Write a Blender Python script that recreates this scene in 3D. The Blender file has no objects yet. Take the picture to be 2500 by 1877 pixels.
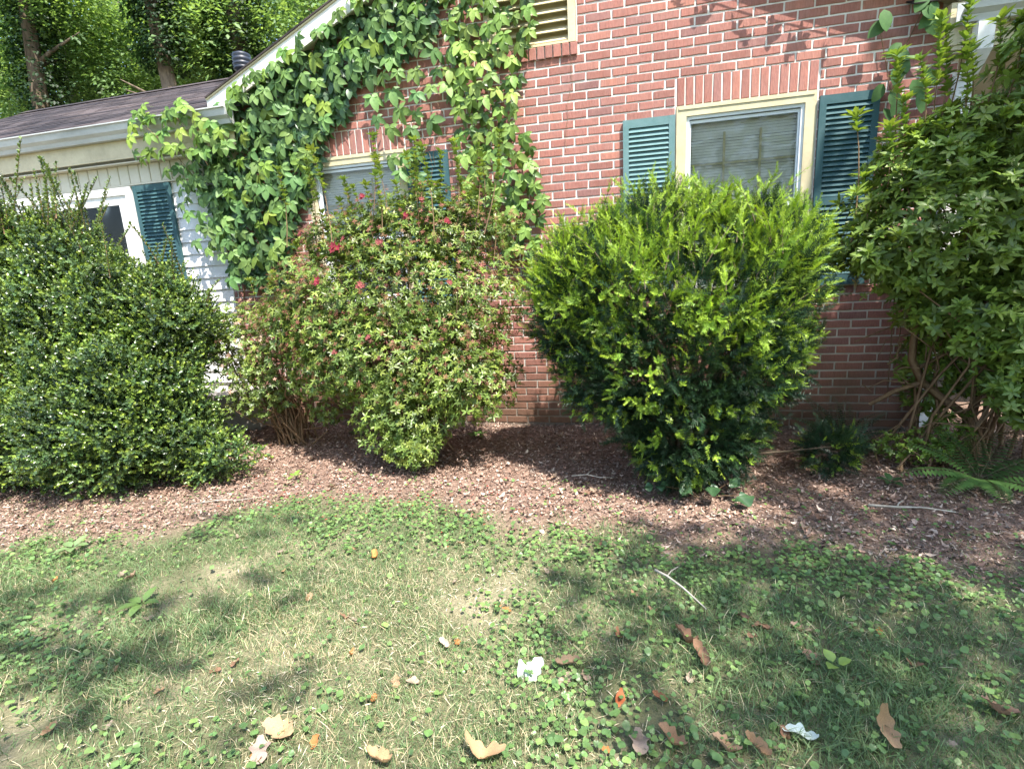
import bpy, math, random
import numpy as np
from mathutils import Vector, Matrix

random.seed(7)
rng = np.random.default_rng(11)
scene = bpy.context.scene
COL = scene.collection

# ------------------------------------------------------------------ camera
def cam_matrix(yaw, pitch, roll):
    cy, sy, cp, sp = math.cos(yaw), math.sin(yaw), math.cos(pitch), math.sin(pitch)
    fwd = Vector((sy * cp, cy * cp, sp)); right = Vector((cy, -sy, 0)); up = right.cross(fwd)
    r2 = right * math.cos(roll) + up * math.sin(roll)
    u2 = -right * math.sin(roll) + up * math.cos(roll)
    return Matrix((r2, u2, -fwd)).transposed()
cam_d = bpy.data.cameras.new('camera')
cam = bpy.data.objects.new('camera', cam_d); COL.objects.link(cam)
m4 = cam_matrix(-0.23687, -0.20893, -0.05428).to_4x4(); m4.translation = Vector((0.457, -4.555, 1.376))
cam.matrix_world = m4
cam_d.sensor_width = 36.0; cam_d.lens = 1255.9 / 2500 * 36
cam_d.clip_start = 0.05; cam_d.clip_end = 500
scene.camera = cam

# ------------------------------------------------------------------ light
SUN = Vector((1.0, -1.0, 2.5)).normalized()
world = bpy.data.worlds.new('World'); scene.world = world; world.use_nodes = True
wn = world.node_tree.nodes; wl = world.node_tree.links
sky = wn.new('ShaderNodeTexSky'); sky.sky_type = 'NISHITA'; sky.sun_disc = False
sky.sun_elevation = math.radians(60.5); sky.sun_rotation = math.radians(135); sky.air_density = 1.0; sky.dust_density = 1.2
wl.new(sky.outputs[0], wn['Background'].inputs[0]); wn['Background'].inputs[1].default_value = 0.15
sl = bpy.data.lights.new('sun', 'SUN'); sl.energy = 3.6; sl.angle = math.radians(0.53); sl.color = (1.0, 0.95, 0.87)
so = bpy.data.objects.new('sun', sl); COL.objects.link(so); so.location = (6, -6, 15)
so.rotation_euler = SUN.to_track_quat('Z', 'Y').to_euler()
vs = scene.view_settings
vs.view_transform = 'Standard'; vs.look = 'None'; vs.gamma = 1.0; vs.exposure = 1.82; vs.use_curve_mapping = False
scene.cycles.max_bounces = 8; scene.cycles.diffuse_bounces = 4; scene.cycles.transparent_max_bounces = 8

# ------------------------------------------------------------------ helpers
def tag(o, label=None, cat=None, group=None, kind=None):
    if label: o['label'] = label
    if cat: o['category'] = cat
    if group: o['group'] = group
    if kind: o['kind'] = kind
    return o
def thing(name, label, cat, loc=(0, 0, 0), group=None):
    o = bpy.data.objects.new(name, None); COL.objects.link(o); o.location = loc; o.empty_display_size = 0.1
    return tag(o, label, cat, group)
def wloc(p):
    v = Vector((0, 0, 0))
    while p is not None:
        v += p.location; p = p.parent
    return v
def link(name, mesh, parent=None, loc=None):
    """loc is given in world space; parents are never rotated"""
    o = bpy.data.objects.new(name, mesh); COL.objects.link(o)
    base = wloc(parent) if parent else Vector((0, 0, 0))
    if parent: o.parent = parent
    o.location = (Vector(loc) if loc is not None else Vector((0, 0, 0))) - base
    return o

class MB:
    def __init__(s): s.v = []; s.f = []
    def add(s, vs_, fs):
        n = len(s.v); s.v += [tuple(map(float, p)) for p in vs_]; s.f += [tuple(i + n for i in f) for f in fs]; return s
    def box(s, x0, x1, y0, y1, z0, z1):
        return s.add([(x0,y0,z0),(x1,y0,z0),(x1,y1,z0),(x0,y1,z0),(x0,y0,z1),(x1,y0,z1),(x1,y1,z1),(x0,y1,z1)],
              [(0,3,2,1),(4,5,6,7),(0,1,5,4),(1,2,6,5),(2,3,7,6),(3,0,4,7)])
    def prism(s, prof, a, b, axis='x'):
        """closed profile of (p,q) extruded along an axis; axis x: (y,z), axis y: (x,z)"""
        n = len(prof)
        mk = (lambda t, p: (t, p[0], p[1])) if axis == 'x' else (lambda t, p: (p[0], t, p[1]))
        vs_ = [mk(a, p) for p in prof] + [mk(b, p) for p in prof]
        fs = [(i, (i + 1) % n, n + (i + 1) % n, n + i) for i in range(n)] + [tuple(range(n))[::-1], tuple(range(n, 2 * n))]
        return s.add(vs_, fs)
    def tube(s, pts, rad, k=6, cap=True):
        pts = [Vector(p) for p in pts]; n = len(pts)
        if not hasattr(rad, '__len__'): rad = [rad] * n
        vs_ = []; ref = Vector((0.3, 0.9, 0.2))
        for i, p in enumerate(pts):
            d = (pts[min(i + 1, n - 1)] - pts[max(i - 1, 0)]).normalized()
            a = d.cross(ref)
            if a.length < 1e-3: a = d.cross(Vector((1, 0, 0)))
            a.normalize(); b = d.cross(a)
            vs_ += [p + (a * math.cos(2 * math.pi * j / k) + b * math.sin(2 * math.pi * j / k)) * rad[i] for j in range(k)]
        fs = [(i * k + j, i * k + (j + 1) % k, (i + 1) * k + (j + 1) % k, (i + 1) * k + j) for i in range(n - 1) for j in range(k)]
        if cap: fs += [tuple(range(k))[::-1], tuple((n - 1) * k + j for j in range(k))]
        return s.add(vs_, fs)
    def mesh(s, name, mat, smooth=False, off=None):
        me = bpy.data.meshes.new(name)
        v = np.array(s.v, dtype=np.float64)
        if off is not None: v = v - np.array(off)
        me.from_pydata(v.tolist(), [], s.f)
        if mat: me.materials.append(mat)
        if smooth: me.polygons.foreach_set('use_smooth', [True] * len(me.polygons))
        me.update(); return me
    def build(s, name, mat, parent=None, smooth=False, loc=None):
        """vertices are world coordinates; the origin is put at loc (or the first vertex)"""
        off = Vector(loc) if loc is not None else Vector(np.array(s.v).mean(0))
        return link(name, s.mesh(name, mat, smooth, off), parent, off)

# ---- fast merged meshes out of templates ----
class Tpl:
    """template: verts (n,3), faces, per vertex colour factor (n,3)"""
    def __init__(s, v, f, c=None):
        s.v = np.asarray(v, float); s.f = [tuple(q) for q in f]
        s.c = np.ones((len(s.v), 3)) if c is None else np.broadcast_to(np.asarray(c, float), (len(s.v), 3)).copy()
    def moved(s, M=None, t=(0, 0, 0), c=None):
        v = s.v if M is None else s.v @ np.asarray(M, float).T
        return Tpl(v + np.asarray(t, float), s.f, s.c if c is None else s.c * np.asarray(c, float))
def join(tpls):
    v = []; f = []; c = []; n = 0
    for t in tpls:
        v.append(t.v); c.append(t.c); f += [tuple(i + n for i in q) for q in t.f]; n += len(t.v)
    return Tpl(np.concatenate(v), f, np.concatenate(c))
def norm(a): return a / np.maximum(np.linalg.norm(a, axis=-1, keepdims=True), 1e-9)
def basis(d, up):
    """matrices (N,3,3) whose columns are X, Y=d, Z~up"""
    y = norm(np.asarray(d, float)); up = np.broadcast_to(np.asarray(up, float), y.shape)
    z = up - (up * y).sum(-1, keepdims=True) * y
    bad = np.linalg.norm(z, axis=-1) < 1e-4
    z[bad] = np.cross(y[bad], np.array([1.0, 0.2, 0.1])); z = norm(z); x = np.cross(y, z)
    return np.stack([x, y, z], axis=-1)
def rbasis(d, up=None):
    d = np.asarray(d, float)
    if up is None: up = rng.normal(size=d.shape)
    return basis(d, up)
def stamp(items):
    """items: (tpl, M (N,3,3), T (N,3), scale (N,), tint (N,3)) -> one Tpl-like tuple of arrays"""
    VV = []; CC = []; LS = []; LI = []; n = 0
    for tpl, M, T, sc, tint in items:
        N = len(T)
        if N == 0: continue
        k = len(tpl.v)
        v = np.einsum('nij,kj->nki', M * np.asarray(sc).reshape(N, 1, 1), tpl.v) + T[:, None, :]
        VV.append(v.reshape(-1, 3)); CC.append((tint[:, None, :] * tpl.c[None]).reshape(-1, 3))
        fl = np.concatenate([np.array(q) for q in tpl.f]); ln = np.array([len(q) for q in tpl.f])
        LI.append((fl[None, :] + (n + np.arange(N) * k)[:, None]).ravel()); LS.append(np.tile(ln, N)); n += N * k
    return np.concatenate(VV), np.concatenate(CC), np.concatenate(LI), np.concatenate(LS)
def raw_mesh(name, V, C, LI, LN, mat, off, smooth=False):
    me = bpy.data.meshes.new(name); me.vertices.add(len(V)); me.loops.add(len(LI)); me.polygons.add(len(LN))
    me.vertices.foreach_set('co', (V - np.asarray(off)).astype(np.float32).ravel())
    me.loops.foreach_set('vertex_index', LI.astype(np.int32))
    st = np.concatenate([[0], np.cumsum(LN)[:-1]]).astype(np.int32)
    me.polygons.foreach_set('loop_start', st)
    if smooth: me.polygons.foreach_set('use_smooth', np.ones(len(LN), dtype=bool))
    at = me.color_attributes.new('col', 'FLOAT_COLOR', 'POINT')
    at.data.foreach_set('color', np.concatenate([C, np.ones((len(C), 1))], 1).astype(np.float32).ravel())
    me.materials.append(mat); me.update(calc_edges=True); me.validate(); return me
def merged(name, items, mat, parent=None, loc=(0, 0, 0), smooth=False, kind=None):
    V, C, LI, LN = stamp(items)
    me = raw_mesh(name, V, C, LI, LN, mat, loc, smooth)
    o = link(name, me, parent, loc)
    if kind: o['kind'] = kind
    return o

# ------------------------------------------------------------------ materials
def nt(name):
    m = bpy.data.materials.new(name); m.use_nodes = True
    n = m.node_tree.nodes; n.clear(); return m, n, m.node_tree.links
def N(n, t, **kw):
    x = n.new(t)
    for k, v in kw.items(): setattr(x, k, v)
    return x
def ramp(n, stops):
    r = n.new('ShaderNodeValToRGB'); e = r.color_ramp.elements
    while len(e) < len(stops): e.new(0.5)
    for q, (p, c) in zip(e, stops): q.position = p; q.color = (*c, 1)
    return r
def noise(n, l, scale, detail=4, rough=0.6, co='Object', vec=None, stretch=None):
    t = n.new('ShaderNodeTexNoise'); t.inputs['Scale'].default_value = scale; t.inputs['Detail'].default_value = detail
    t.inputs['Roughness'].default_value = rough
    tc = n.new('ShaderNodeTexCoord'); src = tc.outputs[co]
    if stretch:
        mp = n.new('ShaderNodeMapping'); mp.inputs['Scale'].default_value = stretch; l.new(src, mp.inputs[0]); src = mp.outputs[0]
    l.new(src, t.inputs['Vector']); return t
def out(n, l, sh):
    o = n.new('ShaderNodeOutputMaterial'); l.new(sh, o.inputs[0]); return o
def principled(n, rough=0.6, spec=0.4):
    p = n.new('ShaderNodeBsdfPrincipled'); p.inputs['Roughness'].default_value = rough
    p.inputs['Specular IOR Level'].default_value = spec; return p
def mixc(n, l, fac, a, b, mode='MIX'):
    m = n.new('ShaderNodeMix'); m.data_type = 'RGBA'; m.blend_type = mode
    for s, v in ((0, fac), (6, a), (7, b)):
        if isinstance(v, (int, float)): m.inputs[s].default_value = v
        elif isinstance(v, tuple): m.inputs[s].default_value = (*v, 1)
        else: l.new(v, m.inputs[s])
    return m.outputs[2]
def paint(name, col, dirt=(0.25, 0.22, 0.16), amount=0.35, rough=0.5, scale=6, bump=0.1, stretch=None, mortar_stained=False):
    m, n, l = nt(name); p = principled(n, rough)
    a = noise(n, l, scale, 6, 0.65, stretch=stretch); r = ramp(n, [(0.42, (0, 0, 0)), (0.78, (amount,) * 3)]); l.new(a.outputs[0], r.inputs[0])
    c = mixc(n, l, r.outputs[0], col, dirt)
    b = noise(n, l, scale * 12, 3); c2 = mixc(n, l, 0.12, c, b.outputs[0], 'OVERLAY'); c2 = soil_shade_stain(n, l, c2) if mortar_stained else c2; l.new(c2, p.inputs['Base Color'])
    bp = n.new('ShaderNodeBump'); bp.inputs['Strength'].default_value = bump; bp.inputs['Distance'].default_value = 0.004
    l.new(b.outputs[0], bp.inputs['Height']); l.new(bp.outputs[0], p.inputs['Normal']); out(n, l, p.outputs[0]); return m
def leafmat(name, trans=0.3, rough=0.42, spec=0.45, obj_color=False, gain=(1.25, 1.2, 0.6)):
    m, n, l = nt(name); p = principled(n, rough, spec)
    if obj_color: s = N(n, 'ShaderNodeObjectInfo').outputs['Color']
    else: s = N(n, 'ShaderNodeAttribute', attribute_name='col').outputs['Color']
    nz = noise(n, l, 30, 2); r = ramp(n, [(0.3, (0.8, 0.8, 0.8)), (0.75, (1.15, 1.12, 1.0))]); l.new(nz.outputs[0], r.inputs[0])
    c = mixc(n, l, 1.0, s, r.outputs[0], 'MULTIPLY'); l.new(c, p.inputs['Base Color'])
    t = n.new('ShaderNodeBsdfTranslucent'); ct = mixc(n, l, 1.0, c, gain, 'MULTIPLY'); l.new(ct, t.inputs[0])
    mx = n.new('ShaderNodeMixShader'); mx.inputs[0].default_value = trans
    l.new(p.outputs[0], mx.inputs[1]); l.new(t.outputs[0], mx.inputs[2]); out(n, l, mx.outputs[0]); return m
def flatcol(name, rough=0.8, spec=0.2):
    m, n, l = nt(name); p = principled(n, rough, spec)
    s = N(n, 'ShaderNodeAttribute', attribute_name='col'); nz = noise(n, l, 60, 3)
    r = ramp(n, [(0.3, (0.7, 0.7, 0.7)), (0.75, (1.2, 1.2, 1.2))]); l.new(nz.outputs[0], r.inputs[0])
    l.new(mixc(n, l, 1.0, s.outputs[0], r.outputs[0], 'MULTIPLY'), p.inputs['Base Color']); out(n, l, p.outputs[0]); return m
def bark(name, a, b, scale=14):
    m, n, l = nt(name); p = principled(n, 0.9, 0.15)
    nz = noise(n, l, scale, 6, 0.7, stretch=(1, 1, 0.3)); r = ramp(n, [(0.3, a), (0.7, b)]); l.new(nz.outputs[0], r.inputs[0]); l.new(r.outputs[0], p.inputs['Base Color'])
    bp = n.new('ShaderNodeBump'); bp.inputs['Strength'].default_value = 0.6; bp.inputs['Distance'].default_value = 0.01
    l.new(nz.outputs[0], bp.inputs['Height']); l.new(bp.outputs[0], p.inputs['Normal']); out(n, l, p.outputs[0]); return m

def soil_shade_stain(n, l, c):
    """splashed earth on the lowest courses, also painted in to deepen the shade there"""
    ge = N(n, 'ShaderNodeNewGeometry'); sx = N(n, 'ShaderNodeSeparateXYZ'); l.new(ge.outputs['Position'], sx.inputs[0])
    t = N(n, 'ShaderNodeTexNoise'); t.inputs['Scale'].default_value = 3.0; t.inputs['Detail'].default_value = 6; l.new(ge.outputs['Position'], t.inputs['Vector'])
    a = N(n, 'ShaderNodeMath', operation='MULTIPLY_ADD'); l.new(t.outputs[0], a.inputs[0]); a.inputs[1].default_value = .9; a.inputs[2].default_value = .15
    s = N(n, 'ShaderNodeMath', operation='SUBTRACT'); l.new(a.outputs[0], s.inputs[0]); l.new(sx.outputs[2], s.inputs[1])
    r = N(n, 'ShaderNodeMapRange'); l.new(s.outputs[0], r.inputs[0]); r.inputs[1].default_value = -.2; r.inputs[2].default_value = .45; r.inputs[4].default_value = .78
    return mixc(n, l, r.outputs[0], c, (0.115, 0.075, 0.045))
def brick_material():
    m, n, l = nt('red_brick'); p = principled(n, 0.85, 0.2)
    oi = N(n, 'ShaderNodeObjectInfo'); ge = N(n, 'ShaderNodeNewGeometry')
    ad = N(n, 'ShaderNodeMath', operation='ADD'); l.new(oi.outputs['Random'], ad.inputs[0]); l.new(ge.outputs['Random Per Island'], ad.inputs[1])
    fr = N(n, 'ShaderNodeMath', operation='FRACT'); l.new(ad.outputs[0], fr.inputs[0])
    r = ramp(n, [(0.0, (0.27, 0.115, 0.092)), (0.3, (0.375, 0.158, 0.125)), (0.6, (0.34, 0.143, 0.116)), (0.82, (0.42, 0.182, 0.135)), (0.94, (0.31, 0.148, 0.13)), (1.0, (0.23, 0.115, 0.105))]); l.new(fr.outputs[0], r.inputs[0])
    w = N(n, 'ShaderNodeTexCoord'); ve = N(n, 'ShaderNodeVectorMath', operation='ADD'); l.new(w.outputs['Object'], ve.inputs[0])
    sc = N(n, 'ShaderNodeVectorMath', operation='SCALE'); sc.inputs[0].default_value = (7.1, 3.3, 5.7); l.new(oi.outputs['Random'], sc.inputs['Scale']); l.new(sc.outputs[0], ve.inputs[1])
    def nz(s, d, stretch=(1, 1, 1)):
        t = N(n, 'ShaderNodeTexNoise'); t.inputs['Scale'].default_value = s; t.inputs['Detail'].default_value = d; t.inputs['Roughness'].default_value = 0.65
        mp = N(n, 'ShaderNodeMapping'); mp.inputs['Scale'].default_value = stretch; l.new(ve.outputs[0], mp.inputs[0]); l.new(mp.outputs[0], t.inputs['Vector']); return t
    a = nz(14, 5, (1, 1, 0.5)); ra = ramp(n, [(0.35, (0, 0, 0)), (0.75, (0.55,) * 3)]); l.new(a.outputs[0], ra.inputs[0])
    c = mixc(n, l, ra.outputs[0], r.outputs[0], (0.32, 0.18, 0.155))
    b = nz(60, 5, (1.6, 1, 0.35)); c = mixc(n, l, 0.45, c, b.outputs[0], 'OVERLAY'); c = soil_shade_stain(n, l, c); l.new(c, p.inputs['Base Color'])
    bp = N(n, 'ShaderNodeBump'); bp.inputs['Strength'].default_value = 0.55; bp.inputs['Distance'].default_value = 0.006
    l.new(b.outputs[0], bp.inputs['Height']); l.new(bp.outputs[0], p.inputs['Normal']); out(n, l, p.outputs[0]); return m
MAT = {}
MAT['brick'] = brick_material()
MAT['mortar'] = paint('pale_mortar', (0.70, 0.665, 0.615), (0.50, 0.46, 0.41), 0.5, 0.9, 7, 0.6, None, True)
MAT['cream'] = paint('cream_trim_paint', (0.58, 0.51, 0.335), (0.28, 0.23, 0.13), 0.55, 0.5, 4)
MAT['white'] = paint('white_trim_paint', (0.78, 0.77, 0.74), (0.42, 0.40, 0.34), 0.6, 0.5, 5)
MAT['siding'] = paint('white_siding_paint', (0.77, 0.77, 0.77), (0.55, 0.54, 0.52), 0.5, 0.55, 3)
MAT['frieze'] = paint('pale_cream_board_paint', (0.60, 0.565, 0.45), (0.38, 0.34, 0.23), 0.4, 0.55, 3)
MAT['alu'] = paint('white_aluminium', (0.72, 0.76, 0.80), (0.5, 0.52, 0.54), 0.4, 0.35, 8, 0.03)
MAT['gutter'] = paint('weathered_white_gutter', (0.50, 0.515, 0.50), (0.24, 0.25, 0.24), 0.8, 0.45, 2.2, 0.05, (0.6, 1, 3))
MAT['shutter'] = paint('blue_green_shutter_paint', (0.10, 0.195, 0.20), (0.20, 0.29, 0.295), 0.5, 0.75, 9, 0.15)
MAT['shutter_dark'] = paint('dark_shutter_tone', (0.028, 0.085, 0.095), (0.08, 0.14, 0.15), 0.5, 0.75, 9, 0.15)  # darker tone of the shutter colour, used on most shutters
MAT['blind'] = paint('white_blind_slat', (0.80, 0.79, 0.76), (0.5, 0.48, 0.44), 0.3, 0.5, 10, 0.02)
MAT['curtain'] = paint('white_curtain', (0.72, 0.72, 0.70), (0.5, 0.5, 0.48), 0.5, 0.9, 3, 0.05, (6, 1, 0.3))
MAT['room'] = paint('unlit_room_dark', (0.10, 0.10, 0.10), (0.05, 0.05, 0.05), 0.5, 0.9)  # the room's darkness is put into this near-black colour
MAT['concrete'] = paint('stained_concrete', (0.40, 0.37, 0.33), (0.16, 0.14, 0.11), 0.7, 0.9, 4, 0.5)
MAT['black_plastic'] = paint('blue_black_plastic', (0.022, 0.028, 0.042), (0.07, 0.07, 0.08), 0.3, 0.45, 5, 0.05)
MAT['wood'] = paint('raw_board', (0.30, 0.24, 0.17), (0.14, 0.10, 0.07), 0.6, 0.85, 5, 0.3)
MAT['bark'] = bark('grey_brown_bark', (0.07, 0.05, 0.035), (0.22, 0.17, 0.12))
MAT['pale_bark'] = bark('pale_bark', (0.22, 0.19, 0.15), (0.50, 0.46, 0.40), 8)
MAT['twig'] = bark('brown_twig', (0.14, 0.085, 0.05), (0.30, 0.20, 0.12), 30)
MAT['mossy'] = bark('mossy_grey_bark', (0.11, 0.09, 0.055), (0.24, 0.20, 0.13), 20)
MAT['leaf'] = leafmat('small_leaf', 0.28, 0.4, 0.5)
MAT['glossy'] = leafmat('glossy_small_leaf', 0.2, 0.3, 0.6)
MAT['needle'] = leafmat('yew_needle', 0.25, 0.45, 0.4)
MAT['tree_leaf'] = leafmat('tree_leaf', 0.5, 0.5, 0.35)
MAT['creeper'] = leafmat('creeper_leaf', 0.25, 0.5, 0.3, True)
MAT['grass'] = leafmat('grass_blade', 0.3, 0.55, 0.3)
MAT['petal'] = leafmat('petal', 0.3, 0.6, 0.2, gain=(1.2, 0.9, 0.9))
MAT['litter'] = flatcol('leaf_litter', 0.85, 0.15)
MAT['stem'] = flatcol('woody_stem', 0.8, 0.2)
MAT['dryleaf'] = leafmat('dry_leaf', 0.15, 0.75, 0.15, True, gain=(1.2, 1.0, 0.8))
def glass():
    m, n, l = nt('window_glass'); f = N(n, 'ShaderNodeFresnel'); f.inputs[0].default_value = 1.33
    t = N(n, 'ShaderNodeBsdfTransparent'); t.inputs[0].default_value = (0.90, 0.91, 0.90, 1)
    g = N(n, 'ShaderNodeBsdfGlossy'); g.inputs['Roughness'].default_value = 0.03
    nz = noise(n, l, 2.0, 1); bp = N(n, 'ShaderNodeBump'); bp.inputs['Strength'].default_value = 0.08; bp.inputs['Distance'].default_value = 0.02
    l.new(nz.outputs[0], bp.inputs['Height']); l.new(bp.outputs[0], g.inputs['Normal'])
    mx = N(n, 'ShaderNodeMixShader'); l.new(f.outputs[0], mx.inputs[0]); l.new(t.outputs[0], mx.inputs[1]); l.new(g.outputs[0], mx.inputs[2]); out(n, l, mx.outputs[0]); return m
MAT['glass'] = glass()
def shingle():
    m, n, l = nt('asphalt_shingle'); p = principled(n, 0.9, 0.15)
    ge = N(n, 'ShaderNodeNewGeometry'); r = ramp(n, [(0, (0.020, 0.018, 0.020)), (0.6, (0.036, 0.031, 0.033)), (1, (0.062, 0.052, 0.052))]); l.new(ge.outputs['Random Per Island'], r.inputs[0])
    a = noise(n, l, 2.6, 7, 0.75, stretch=(0.28, 1.4, 1)); ra = ramp(n, [(0.45, (0, 0, 0)), (0.75, (0.8,) * 3)]); l.new(a.outputs[0], ra.inputs[0])
    c = mixc(n, l, ra.outputs[0], r.outputs[0], (0.15, 0.115, 0.105))
    b = noise(n, l, 90, 3); l.new(mixc(n, l, 0.4, c, b.outputs[0], 'OVERLAY'), p.inputs['Base Color']); out(n, l, p.outputs[0]); return m
MAT['shingle'] = shingle()
# ------------------------------------------------------------------ ground
def mulch_edge(x):
    xs = [-9, -3.6, -2.9, -2.22, -1.6, -0.9, 0.17, 1.2, 2.12, 3.2, 9]; ys = [-3.2, -2.75, -2.52, -2.2, -1.66, -1.73, -2.0, -2.02, -2.12, -2.4, -2.6]
    return np.interp(x, xs, ys) + 0.03 * np.sin(np.asarray(x) * 27) + 0.05 * np.sin(np.asarray(x) * 6.1) + 0.035 * np.sin(np.asarray(x) * 14.7 + 1)
def gz(x, y):
    x = np.asarray(x, float); y = np.asarray(y, float)
    return 0.012 * np.sin(2.1 * x + 0.6) * np.cos(1.7 * y) + 0.008 * np.sin(5.3 * x + 2.9 * y) + 0.03 * np.exp(-((y + 0.35) / 0.4) ** 2) - 0.02
def ground_material():
    m, n, l = nt('lawn_soil_and_mulch'); p = principled(n, 0.95, 0.1)
    at = N(n, 'ShaderNodeAttribute', attribute_name='mulch')
    a = noise(n, l, 2.2, 6, 0.65); ra = ramp(n, [(0.3, (0.09, 0.10, 0.05)), (0.5, (0.155, 0.15, 0.085)), (0.76, (0.38, 0.32, 0.215))]); l.new(a.outputs[0], ra.inputs[0])
    b = noise(n, l, 26, 6, 0.75); rb = ramp(n, [(0.28, (0.085, 0.055, 0.042)), (0.5, (0.22, 0.145, 0.11)), (0.72, (0.40, 0.29, 0.23))]); l.new(b.outputs[0], rb.inputs[0])
    f = noise(n, l, 140, 4, 0.7)
    lawn = mixc(n, l, 0.75, ra.outputs[0], f.outputs[0], 'OVERLAY'); mul = mixc(n, l, 0.6, rb.outputs[0], f.outputs[0], 'OVERLAY')
    l.new(mixc(n, l, at.outputs['Fac'], lawn, mul), p.inputs['Base Color'])
    bp = N(n, 'ShaderNodeBump'); bp.inputs['Strength'].default_value = 0.9; bp.inputs['Distance'].default_value = 0.02
    l.new(b.outputs[0], bp.inputs['Height']); l.new(bp.outputs[0], p.inputs['Normal']); out(n, l, p.outputs[0]); return m
def make_ground():
    xs = np.unique(np.concatenate([np.linspace(-70, -6, 14), np.arange(-6, 5.01, 0.08), np.linspace(5, 70, 14)]))
    ys = np.unique(np.concatenate([np.linspace(-70, -5, 14), np.arange(-5, 0.61, 0.08), np.linspace(0.6, 70, 14)]))
    X, Y = np.meshgrid(xs, ys); Z = gz(X, Y); nx, ny = len(xs), len(ys)
    me = bpy.data.meshes.new('ground'); V = np.stack([X, Y, Z], -1).reshape(-1, 3)
    idx = np.arange(nx * ny).reshape(ny, nx)
    F = np.stack([idx[:-1, :-1], idx[:-1, 1:], idx[1:, 1:], idx[1:, :-1]], -1).reshape(-1, 4)
    me.from_pydata(V.tolist(), [], F.tolist())
    at = me.attributes.new('mulch', 'FLOAT', 'POINT')
    mk = np.clip((V[:, 1] - mulch_edge(V[:, 0])) / 0.40 + 0.5, 0, 1) * (np.abs(V[:, 0]) < 8) * (V[:, 1] < 1)
    at.data.foreach_set('value', mk.astype(np.float32))
    me.polygons.foreach_set('use_smooth', [True] * len(me.polygons)); me.materials.append(ground_material())
    o = link('ground', me); o['kind'] = 'structure'
make_ground()

# ------------------------------------------------------------------ house
CH = 0.06773; BW = 0.2032; Z0 = 3.40
XL, XR = -3.50, 2.66
XC = -0.33
def rake_low(x): return 3.315 + 0.42 * ((x if x < XC else 2 * XC - x) + 2.48)
house = thing('brick_house', 'red brick house gable with white mortar, teal shutters and creeper on its left half', 'house', (-0.4, 0.0, 0.0))
OPEN = [(0.79, 1.785, 1.16, 2.587), (-2.50, -1.50, 1.16, 2.52), (-0.68, 0.03, 3.148, 3.95)]     # windows and attic vent
LINT = [(0.79, 1.785, 2.587, 2.79), (-2.50, -1.50, 2.52, 2.723)]                                # soldier courses
SILL = [(-0.69, 0.045, 3.052, 3.148)]
# the mortar bed behind the bricks, with the reveals of its openings
def wall_bed():
    mb = MB(); cuts = sorted(set([XL, XR] + [v for o in OPEN for v in o[:2]] + list(np.round(np.arange(XL + 0.15, XR, 0.15), 3))))
    for a, b in zip(cuts[:-1], cuts[1:]):
        if b - a < 1e-4: continue
        c = (a + b) / 2; zt = rake_low(c) + 0.12
        segs = [(-0.06, zt)]
        for o in OPEN:
            if o[0] - 1e-6 < c < o[1] + 1e-6:
                segs = [q for s_, e_ in segs for q in ((s_, min(e_, o[2])), (max(s_, o[3]), e_)) if q[1] - q[0] > 1e-4]
        for s_, e_ in segs: mb.add([(a, 0.005, s_), (b, 0.005, s_), (b, 0.005, e_), (a, 0.005, e_)], [(0, 1, 2, 3)])
    for x0, x1, z0, z1 in OPEN:
        y0, y1 = 0.005, 0.10
        mb.add([(x0,y0,z0),(x0,y1,z0),(x0,y1,z1),(x0,y0,z1)], [(0,1,2,3)]).add([(x1,y0,z0),(x1,y1,z0),(x1,y1,z1),(x1,y0,z1)], [(3,2,1,0)])
        mb.add([(x0,y0,z1),(x1,y0,z1),(x1,y1,z1),(x0,y1,z1)], [(0,1,2,3)]).add([(x0,y0,z0),(x1,y0,z0),(x1,y1,z0),(x0,y1,z0)], [(3,2,1,0)])
    mb.add([(XL,0.005,-0.06),(XL,0.25,-0.06),(XL,0.25,2.9),(XL,0.005,2.9)], [(0,1,2,3)]).add([(XR,0.005,-0.06),(XR,6.0,-0.06),(XR,6.0,2.9),(XR,0.005,2.9)], [(3,2,1,0)])
    return mb.build('brick_wall', MAT['mortar'], house, loc=(-0.4, 0.005, 1.5))
wall = wall_bed()
def brick_tpl(L, H, seed, proud=0.0):
    r = random.Random(seed); j = lambda s: r.uniform(-s, s)
    a, h = L / 2, H / 2; v = []
    outer = [(-a, -h), (-a * 0.33, -h), (a * 0.33, -h), (a, -h), (a, h), (a * 0.33, h), (-a * 0.33, h), (-a, h)]
    o2 = [(x + j(0.0022), z + j(0.0017)) for x, z in outer]
    inn = [(x * (1 - 0.0035 / a), z * (1 - 0.0035 / h)) for x, z in o2]
    v = [(x, -proud + 0.012, z) for x, z in o2] + [(x, -proud + 0.0025, z) for x, z in o2] + [(x, -proud, z) for x, z in inn]
    n = 8
    f = [(i, (i + 1) % n, n + (i + 1) % n, n + i) for i in range(n)] + [(n + i, n + (i + 1) % n, 2 * n + (i + 1) % n, 2 * n + i) for i in range(n)]
    f += [(16, 17, 22, 23), (17, 18, 21, 22), (18, 19, 20, 21)]
    return v, f
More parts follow.
